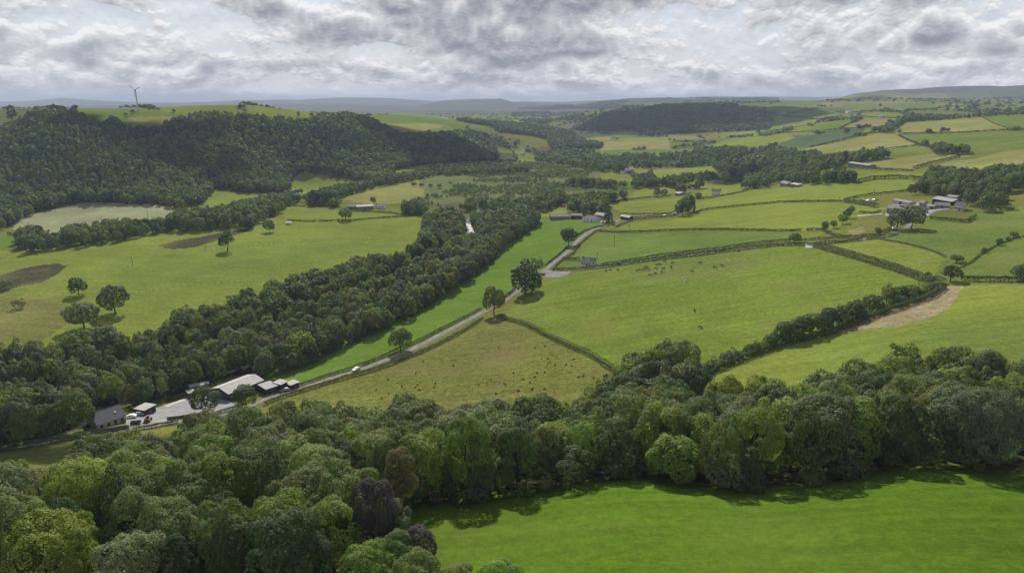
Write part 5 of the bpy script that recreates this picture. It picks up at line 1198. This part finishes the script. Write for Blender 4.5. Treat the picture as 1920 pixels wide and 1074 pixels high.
# ---------------------------------------------------------------- vehicles
def paint(name, rgb, metal=.0): return simple_mat(name, rgb, .35, .5, .03, 1, metal, coat=.6)
M_TYRE = simple_mat('tyre_rubber', (.02, .02, .02), .9, .1, .1, 4)
M_RIM = simple_mat('wheel_rim', (.4, .4, .41), .35, .5, .05, 3, .8)
M_LAMP = simple_mat('lamp_lens', (.7, .7, .66), .15, .6, .02, 3)
def wheel(parent, x, y, r, w=.22):
    t = MB().tube([(x, y-w/2, r), (x, y+w/2, r)], [r, r], 16).obj('wheel', M_TYRE, parent)
    MB().tube([(x, y-w/2-.012, r), (x, y+w/2+.012, r)], [r*.6, r*.6], 12).obj('rim', M_RIM, t)
def car(px, py, rz, mat, label, kind='car'):
    p = hit(px, py); e = empty('parked_car' if kind == 'car' else 'white_van', (p[0], p[1], p[2]+.22), rz, label, 'car' if kind == 'car' else 'van', 'cars parked at the farms' if kind == 'car' else None)
    if kind == 'car':
        prof = [(-2.1, .35), (-2.12, .8), (-1.9, 1.0), (-1.0, 1.02), (-.45, 1.42), (.95, 1.45), (1.6, 1.05), (2.05, .95), (2.12, .6), (2.08, .32)]
        glass = [(-.92, 1.03), (-.42, 1.38), (.92, 1.41), (1.48, 1.04)]; rs, xs, w = .32, (-1.3, 1.3), .86
    else:
        prof = [(-2.5, .4), (-2.55, .9), (-2.1, 1.25), (-1.5, 1.95), (-1.2, 2.05), (2.5, 2.05), (2.55, .4)]
        glass = [(-2.02, 1.27), (-1.48, 1.85), (-.7, 1.85), (-.7, 1.27)]; rs, xs, w = .35, (-1.6, 1.6), .95
    MB().prism(prof, -w, w).obj('body', mat, e, bevel=.05)
    MB().prism(glass, -w-.012, w+.012).obj('side_window', M_GLASS, e)
    g0, g1 = glass[0], glass[1]
    MB().add([(g0[0]-.03, -w*.85, g0[1]), (g0[0]-.03, w*.85, g0[1]), (g1[0]-.06, w*.8, g1[1]), (g1[0]-.06, -w*.8, g1[1])], [(0, 1, 2, 3)]).obj('windscreen', M_GLASS, e)
    for x in xs:
        for s in (-1, 1): wheel(e, x, s*(w-.12), rs)
    for s in (-1, 1): MB().box(prof[1][0]-.04, prof[1][0]+.1, s*.62-.15, s*.62+.15, .68, .8).obj('headlight', M_LAMP, e)
    return e
P_WHITE, P_DARK, P_SILV = paint('white_paint', (.72, .72, .71)), paint('dark_blue_paint', (.03, .035, .05)), paint('silver_paint', (.42, .43, .45), .5)
car(245, 784, R(15), P_WHITE, 'white car parked right of the dark-roofed bungalow')
car(259.5, 779.5, R(20), P_SILV, 'silver-grey car parked between the white car and the flat-roofed garage')
car(534.5, 733.5, R(30), P_SILV, 'silver car parked in front of the tall little dark shed')
car(1129, 418.5, R(10), P_WHITE, 'white car in front of the stone cottage, nearest the cottage')
car(1136, 417, R(30), P_WHITE, 'second white car, right by the dark conifer at the stone cottage')
car(1150, 418, R(40), P_DARK, 'dark car on the lane edge beside the dark conifer')
car(1628, 378, R(5), P_WHITE, 'white car behind the conifer hedge, left one of two')
car(1640, 376.5, R(0), P_SILV, 'silver car behind the conifer hedge, right one of two')
car(1676, 431, R(10), P_WHITE, 'white car under the spreading tree on the big farmstead drive')
car(668, 695, R(60), P_WHITE, 'white car driving on the lane above the rough olive field').name = 'car'
car(1247, 405.5, R(10), P_WHITE, 'white car on the lane beyond the bend')
def telehandler():
    p = hit(278, 791); e = empty('telehandler', (p[0], p[1], p[2]+.2), R(100), 'red and black farm loader standing in the yard near the garage', 'tractor')
    red = paint('red_paint', (.30, .05, .03))
    MB().box(-1.6, 1.5, -.7, .7, .7, 1.35).obj('chassis', red, e, bevel=.06)
    c = MB().box(-.5, .6, -.6, .2, 1.36, 2.35, .08).obj('cab', M_GLASS, e); MB().box(-.5, .6, -.6, .2, 2.36, 2.46).obj('roof', red, c)
    MB().tube([(1.2, .45, 1.5), (-1.2, .45, 1.9), (-2.6, .45, 1.0)], [.16, .15, .13], 6).obj('boom', M_DARKW, e)
    MB().prism([(-2.4, .2), (-3.1, .15), (-3.2, .5), (-2.5, 1.0)], -.9, .9).obj('bucket', M_DARKW, e)
    for x in (-1.1, 1.1):
        for s in (-1, 1): wheel(e, x, s*.85, .55, .36)
telehandler()
def skip():
    p = hit(255, 796); e = empty('skip', (p[0], p[1], p[2]+.15), R(12), 'small dark open skip by the board fence at the yard entrance', 'skip')
    m = MB(); m.prism([(-1.7, 1.2), (-1.1, .05), (1.1, .05), (1.7, 1.2), (1.6, 1.2), (1.05, .15), (-1.05, .15), (-1.6, 1.2)], -.8, .8)
    m.box(-1.6, 1.6, -.86, -.8, .1, 1.2, 0); m.box(-1.6, 1.6, .8, .86, .1, 1.2, 0); m.obj('tub', M_DARKW, e)
    MB().tube([(-1.8, -.8, 1.22), (1.8, -.8, 1.22), (1.8, .8, 1.22), (-1.8, .8, 1.22), (-1.8, -.8, 1.22)], [.05]*5, 6).obj('rim', M_RIM, e)
skip()
def caravan():
    p = hit(541, 421); e = empty('caravan', p, R(10), 'small white caravan under trees at the top left of the big left meadow', 'caravan')
    MB().prism([(-2.6, .5), (-2.9, 1.2), (-2.3, 2.5), (2.4, 2.6), (2.8, 1.6), (2.6, .5)], -1.1, 1.1).obj('body', M_WHITEW, e, bevel=.08)
    MB().box(-1.2, -.2, -1.13, -1.09, 1.4, 2.0).obj('window', M_GLASS, e); MB().box(.6, 1.2, -1.13, -1.09, .6, 2.2).obj('door', M_FRAME, e)
    for s in (-1, 1): wheel(e, 0, s*1.0, .33)
    MB().tube([(2.6, 0, .5), (3.8, 0, .45)], [.06, .05], 6).obj('tow_bar', M_DARKW, e)
caravan()

# ---------------------------------------------------------------- fences, poles, turbine
def board_fence(pts, h, label, gap=2.4):
    L = np.array(ground_line(pts, 4)); c = np.r_[0, np.cumsum(np.hypot(*np.diff(L[:, :2], axis=0).T))]; n = max(2, int(c[-1]/gap)+1)
    a = np.linspace(0, c[-1], n); P = np.stack([np.interp(a, c, L[:, 0]), np.interp(a, c, L[:, 1])], -1); z = gz(P[:, 0], P[:, 1])
    e = empty('board_fence', (P[0, 0], P[0, 1], z[0]), 0, label, 'fence')
    for i in range(n-1):
        o = np.array([P[0, 0], P[0, 1], z[0]]); A = np.array([*P[i], z[i]])-o; Bv = np.array([*P[i+1], z[i+1]])-o
        d = unit((Bv-A)[None, :2])[0]; nn = np.array([-d[1], d[0], 0])*.03; up = np.array([0, 0, 1.0]); A = A+np.append(d*.08, 0); Bv = Bv-np.append(d*.08, 0)
        V = [A-nn+up*.08, Bv-nn+up*.08, Bv+nn+up*.08, A+nn+up*.08, A-nn+up*h, Bv-nn+up*h, Bv+nn+up*h, A+nn+up*h]
        MB().add(V, [(0, 3, 2, 1), (4, 5, 6, 7), (0, 1, 5, 4), (1, 2, 6, 5), (2, 3, 7, 6), (3, 0, 4, 7)]).obj('panel', M_WOOD, e)
    for i in range(n):
        x, y, zz = P[i, 0]-P[0, 0], P[i, 1]-P[0, 1], z[i]-z[0]
        MB().box(x-.07, x+.07, y-.07, y+.07, zz-.3, zz+h+.1).obj('post', M_WOOD, e)
board_fence([(171, 813), (205, 810), (242, 804)], 1.7, 'weathered grey board fence in front of the bungalow')
board_fence([(314, 788), (340, 785), (363, 781), (392, 776)], 1.4, 'weathered grey board fence along the front of the concrete yard')
def wire_fence(pts, label, gap=4.0, h=1.3):
    L = np.array(ground_line(pts, 8)); c = np.r_[0, np.cumsum(np.hypot(*np.diff(L[:, :2], axis=0).T))]; n = min(98, int(c[-1]/gap)+1)
    a = np.linspace(0, c[-1], n); P = np.stack([np.interp(a, c, L[:, 0]), np.interp(a, c, L[:, 1])], -1); z = gz(P[:, 0], P[:, 1])
    e = empty('wire_fence', (P[0, 0], P[0, 1], z[0]), 0, label, 'fence')
    me = MB().tube([(0, 0, -.3), (0, 0, h)], [.09, .07], 6).mesh('post', M_WOOD)
    for i in range(n): o = link('post', me, e); o.location = (P[i, 0]-P[0, 0], P[i, 1]-P[0, 1], z[i]-z[0])
    w = MB()
    for hh in (.5, 1.1): w.tube([(P[i, 0]-P[0, 0], P[i, 1]-P[0, 1]+.09, z[i]-z[0]+hh) for i in range(n)], [.012]*n, 3)
    w.obj('wire', M_RIM, e)
wire_fence(Z('R5', [(700, 655), (940, 655), (1100, 637), (1250, 612), (1400, 592), (1600, 577), (1800, 570), (1918, 560)]), 'long post and wire fence across the big left meadow above the oaks')
wire_fence(Z('R6', [(-400, 345), (0, 320), (250, 290), (600, 266), (1000, 256), (1130, 250)]), 'upper post and wire fence crossing the big left meadow')
def pole(px, py, hp, label, arms=1):
    p = hit(px, py); _, _, d = project(*p); h = hp*d/FPX
    e = empty('utility_pole', p, R(20), label, 'pole', 'poles of the overhead line')
    MB().tube([(0, 0, -.5), (0, 0, h)], [.2, .14], 7).obj('shaft', M_WOOD, e)
    b = MB().box(-.9, .9, -.06, .06, h-.5, h-.36).obj('crossarm', M_WOOD, e)
    for x in (-.75, 0, .75): MB().tube([(x, 0, h-.36), (x, 0, h-.12)], [.06, .05], 6).obj('insulator', M_FRAME, b)
for a in ((1151.5, 463.5, 23, 'tall wooden pole in the green field right of the dark round oak'), (1119.5, 487, 13, 'wooden pole beside the white-fronted house'), (1180, 431, 12, 'wooden pole in the yellow-green field above the straight hedge'),
          (386, 470, 11, 'wooden pole left of the ragged tree by the dark rushy patch'), (249, 499, 17, 'wooden pole in the middle of the big left meadow'), (277.5, 412, 17, 'right one of two poles in the pale field'), (191, 417, 11, 'left one of two poles in the pale field'), (1639, 361, 10, 'wooden pole in the yellow-green field above the big farmstead'), (1573, 378, 8, 'short wooden pole at the end of the dark field hedge')): pole(*a)
def turbine():
    p = hit(259.5, 211.5); _, _, d = project(*p); k = d/FPX; hh = 40*k; bl = 13.5*k
    e = empty('wind_turbine', p, 0, 'tall pale wind turbine on the hilltop at the left skyline', 'wind turbine')
    wm = simple_mat('turbine_paint', (.50, .51, .54), .5, .4, .04, .2)
    MB().tube([(0, 0, -1), (0, 0, hh*.5), (0, 0, hh)], [1.35, 1.05, .75], 14).obj('tower', wm, e)
    MB().tube([(0, 2.6, hh+.9), (0, 1.5, hh+.9), (0, -2.0, hh+.9)], [.7, 1.2, 1.0], 10).obj('nacelle', wm, e)
    hub = MB().tube([(0, -2.05, hh+.9), (0, -3.0, hh+.9), (0, -3.6, hh+.9)], [.95, .8, .2], 10).obj('hub', wm, e)
    for a in (R(135), R(22), R(262)):
        dx, dz = math.cos(a), math.sin(a); nx, nz = -dz, dx; m = MB(); V = []; n = 7
        for i in range(n):
            f = i/(n-1); c = (.55+1.1*math.sin(min(f*5, 1.57))*(1-f*.82))*.75; r = .6+f*(bl-.6); th = .32*(1-f*.7)
            for u, v in ((-c*.35, 0), (0, -th), (c*.8, 0), (0, th)): V.append((dx*r+nx*u, -2.6+v, hh+.9+dz*r+nz*u))
        F = [(i*4+j, i*4+(j+1) % 4, i*4+4+(j+1) % 4, i*4+4+j) for i in range(n-1) for j in range(4)]+[(0, 1, 2, 3), (n*4-1, n*4-2, n*4-3, n*4-4)]
        m.add(V, F).obj('blade', wm, e)
turbine()

# ---------------------------------------------------------------- cattle and rushes
def cow_mesh(grazing):
    me = bpy.data.meshes.new('cow'); 
    J = [((0, 0, 1.12), .36), ((.45, 0, 1.10), .38), ((-.5, 0, 1.14), .34), ((-.85, 0, 1.12), .22), ((.85, 0, 1.12), .28)]
    if grazing: J += [((1.15, 0, .80), .17), ((1.38, .02, .42), .15), ((1.55, .02, .16), .09)]
    else: J += [((1.15, 0, 1.32), .17), ((1.40, .02, 1.42), .15), ((1.68, .02, 1.27), .09)]
    E = [(0, 1), (0, 2), (2, 3), (1, 4), (4, 5), (5, 6), (6, 7)]
    def chain(root, pts):
        prev = root
        for c, r in pts: J.append((c, r)); E.append((prev, len(J)-1)); prev = len(J)-1
    for s in (-1, 1):
        chain(4, [((.78, s*.2, .80), .15), ((.80, s*.22, .42), .085), ((.78, s*.22, .04), .075)])
        chain(3, [((-.80, s*.2, .82), .18), ((-.92, s*.22, .45), .085), ((-.84, s*.22, .04), .075)])
    chain(3, [((-1.05, 0, 1.05), .05), ((-1.1, 0, .5), .035)])
    hd = 6
    for s in (-1, 1): chain(hd, [((J[6][0][0]-.05, s*.24, J[6][0][2]+.08), .05)])
    me.from_pydata([j[0] for j in J], E, []); o = bpy.data.objects.new('cowtmp', me); COL.objects.link(o)
    sk = o.modifiers.new('s', 'SKIN'); ss = o.modifiers.new('u', 'SUBSURF'); ss.levels = 1
    for i, v in enumerate(o.data.skin_vertices[0].data): v.radius = (J[i][1], J[i][1]); v.use_root = i == 0
    dg = bpy.context.evaluated_depsgraph_get(); ev = o.evaluated_get(dg); out = bpy.data.meshes.new_from_object(ev)
    bpy.data.objects.remove(o); out.polygons.foreach_set('use_smooth', np.ones(len(out.polygons), bool)); return out
cow_m = [cow_mesh(True), cow_mesh(False)]
M_COWD = simple_mat('black_hide', (.022, .019, .018), .7, .3, .2, 2); M_COWR = simple_mat('red_brown_hide', (.22, .10, .065), .7, .3, .3, 2); M_COWW = simple_mat('cream_hide', (.55, .50, .42), .7, .3, .1, 2)
def cows():
    g = np.random.default_rng(4); ms = {}
    D = [(1018, 425), (1045, 452), (1065, 448), (1094, 425), (1155, 440), (1143, 472), (1085, 482), (1077, 502), (1033, 480), (1030, 516), (996, 527), (709, 490), (676, 498), (762, 490), (1458, 472), (1513, 461), (1632, 352), (1298, 502), (1312, 783), (1352, 905), (1350, 440)]
    Rr = [(902, 496), (920, 486), (940, 494), (958, 484), (972, 474), (985, 488), (962, 466), (948, 476)]
    W_ = [(1250, 571), (1028, 416)]
    for mt, pts, w in ((M_COWD, D, 'black'), (M_COWR, Rr, 'reddish brown'), (M_COWW, W_, 'cream')):
        for k, q in enumerate(pts):
            p = hit(*Z('R7', [q])[0]); gi = int(g.integers(2)); key = (mt.name, gi)
            if key not in ms: mm = cow_m[gi].copy(); mm.materials.clear(); mm.materials.append(mt); ms[key] = mm
            o = link('cow', ms[key]); o.location = p; o.rotation_euler = (0, 0, float(g.uniform(0, 6.28))); s = float(g.uniform(.82, 1.0)); o.scale = (s, s, s)
            place = {'reddish brown': 'in the tight huddle below the farm lane'}.get(w)
            if not place:
                nx, ny = q
                if w == 'cream': place = 'alone in the middle of the cow field' if ny > 500 else 'at the back of the herd by the lane hedge'
                elif ny > 850: place = 'lowest of all in the cow field'
                elif ny > 700: place = 'alone in the lower middle of the cow field'
                elif nx < 800: place = 'left of the huddle of brown cattle'
                elif nx > 1600: place = 'close under the farm lane hedge'
                elif nx > 1400: place = 'on the brown worn ground right of the herd'
                elif nx > 1280: place = 'just right of the herd'
                else: place = 'in the loose herd right of the brown huddle'
            tag(o, '%s cow %s' % (w, place), 'cow', 'cattle in the cow field')
cows()
def rushes():
    g = np.random.default_rng(6)
    protos = []
    for k in range(4):
        n = 70; a = g.uniform(0, 6.28, n); r = g.uniform(0, .55, n)*(1+.3*k/4); P = np.stack([np.cos(a)*r, np.sin(a)*r, g.uniform(.05, .55, n)], -1)
        nr = unit(np.stack([np.cos(a), np.sin(a), g.uniform(.1, .9, n)], -1)); protos.append(quad_mesh('rush_clump', quads_at(P, nr, g.uniform(.2, .4, n), g), g.uniform(.7, 1.2, n)))
    pts = [(*q, .85) for q in Z('S2', [(950, 277), (1050, 325), (1160, 315), (1145, 332), (1175, 350), (1290, 305), (1280, 333), (865, 353), (955, 378), (905, 410), (1040, 412), (1205, 145), (1150, 230), (1420, 178), (1725, 378), (1890, 358), (1785, 305)])+Z('S3', [(165, 48), (237, 38), (310, 172), (445, 130), (430, 178), (390, 170), (180, 228), (235, 222), (165, 255), (478, 258), (515, 250), (587, 265), (130, 300), (45, 358), (145, 348), (235, 342), (260, 125), (10, 230), (80, 275)])]
    poly = [(760, 690), (860, 640), (940, 615), (1040, 655), (1110, 695), (1080, 740), (960, 745), (760, 755), (640, 740)]
    while len(pts) < 95:
        q = (g.uniform(640, 1120), g.uniform(615, 755))
        if inside(np.array([q[0]]), np.array([q[1]]), poly)[0]: pts.append((*q, float(g.uniform(.3, .6))))
    for a, b, s in pts:
        p = hit(a, b); o = link('rush_clump', protos[int(g.integers(4))]); o.location = (p[0], p[1], p[2]-.03); o.rotation_euler = (0, 0, float(g.uniform(0, 6.28))); o.scale = (s, s, s)
        o.color = (*[float(v) for v in vary((.075, .100, .036), g, .15)], 1)
        tag(o, 'dark green tussock of rushes in the rough olive field below the lane', 'rush clump', 'rush tussocks in the rough field')
rushes()

# ---------------------------------------------------------------- the air
def haze():
    m = bpy.data.materials.new('haze'); m.use_nodes = True; t = NT(m.node_tree); t.n.clear()
    out = t.add('ShaderNodeOutputMaterial'); v = t.add('ShaderNodeVolumePrincipled'); t.l.new(v.outputs[0], out.inputs['Volume'])
    v.inputs['Color'].default_value = (.68, .79, 1.0, 1); v.inputs['Density'].default_value = HAZE_DENSITY; v.inputs['Anisotropy'].default_value = 0.0
    b = MB().box(-37000, 37000, -900, 33500, float(ZG.min())-40, max(float(ZG.max()), H)+15)
    tag(b.obj('haze', m), kind='stuff')
HAZE_DENSITY = 8e-5
haze()

# ---------------------------------------------------------------- unseen cloud meshes added above the picture to shade the land
def shadow_clouds():
    import bmesh
    m, t, b = new_mat('shadow_cloud_white'); b.inputs['Base Color'].default_value = (.85, .86, .88, 1); b.inputs['Roughness'].default_value = 1; b.inputs['Specular IOR Level'].default_value = 0
    tr = t.add('ShaderNodeBsdfTranslucent'); tr.inputs[0].default_value = (.9, .92, .95, 1); mx = t.add('ShaderNodeMixShader'); mx.inputs[0].default_value = .5
    t.l.new(b.outputs[0], mx.inputs[1]); t.l.new(tr.outputs[0], mx.inputs[2]); t.l.new(mx.outputs[0], t.n['Material Output'].inputs[0])
    Ld = np.array([math.sin(SUN_AZ)*math.cos(SUN_EL), math.cos(SUN_AZ)*math.cos(SUN_EL), math.sin(SUN_EL)])/math.sin(SUN_EL)
    g = np.random.default_rng(17)
    for xs, ys_, zs, rx, ry, A in ((620, 2700, 60, 420, 330, 1000), (960, 2600, 60, 200, 240, 1000), (-560, 1090, 100, 210, 75, 620), (-160, 1450, 80, 170, 150, 760), (-1500, 3300, 90, 600, 400, 1300),
                                   (500, 5200, 120, 900, 350, 1500), (2300, 5000, 160, 700, 320, 1500), (-135, 190, 10, 75, 26, 420), (330, 1000, 10, 80, 60, 660)):
        A = max(A, .75*ys_+300); c = np.array([xs, ys_, zs])+Ld*(A-zs)
        bm = bmesh.new(); k = 34
        for i in range(k):
            a = g.uniform(0, 6.28); q = math.sqrt(g.uniform(0, 1))*.8; rr = (1-q*.5)*.34*min(rx, ry)*g.uniform(.7, 1.25)
            M = __import__('mathutils').Matrix
            T = M.Translation((math.cos(a)*q*rx, math.sin(a)*q*ry, rr*.25)) @ M.Diagonal((rr*1.25, rr*1.25, rr*.8, 1))
            bmesh.ops.create_icosphere(bm, subdivisions=3, radius=1, matrix=T)
        for v in bm.verts:
            n = fbm(np.array([v.co.x/(rx*.12)]), np.array([(v.co.y+v.co.z*.7)/(rx*.12)]), 3, 3)[0]
            v.co += v.normal*n*rx*.03
            if v.co.z < -rx*.04: v.co.z = -rx*.04+(v.co.z+rx*.04)*.15
        me = bpy.data.meshes.new('cloud'); bm.to_mesh(me); bm.free(); me.polygons.foreach_set('use_smooth', np.ones(len(me.polygons), bool)); me.materials.append(m)
        o = link('cloud', me); o.location = [float(v) for v in c]; tag(o, kind='structure')  # unseen; added for the shadow it casts
shadow_clouds()
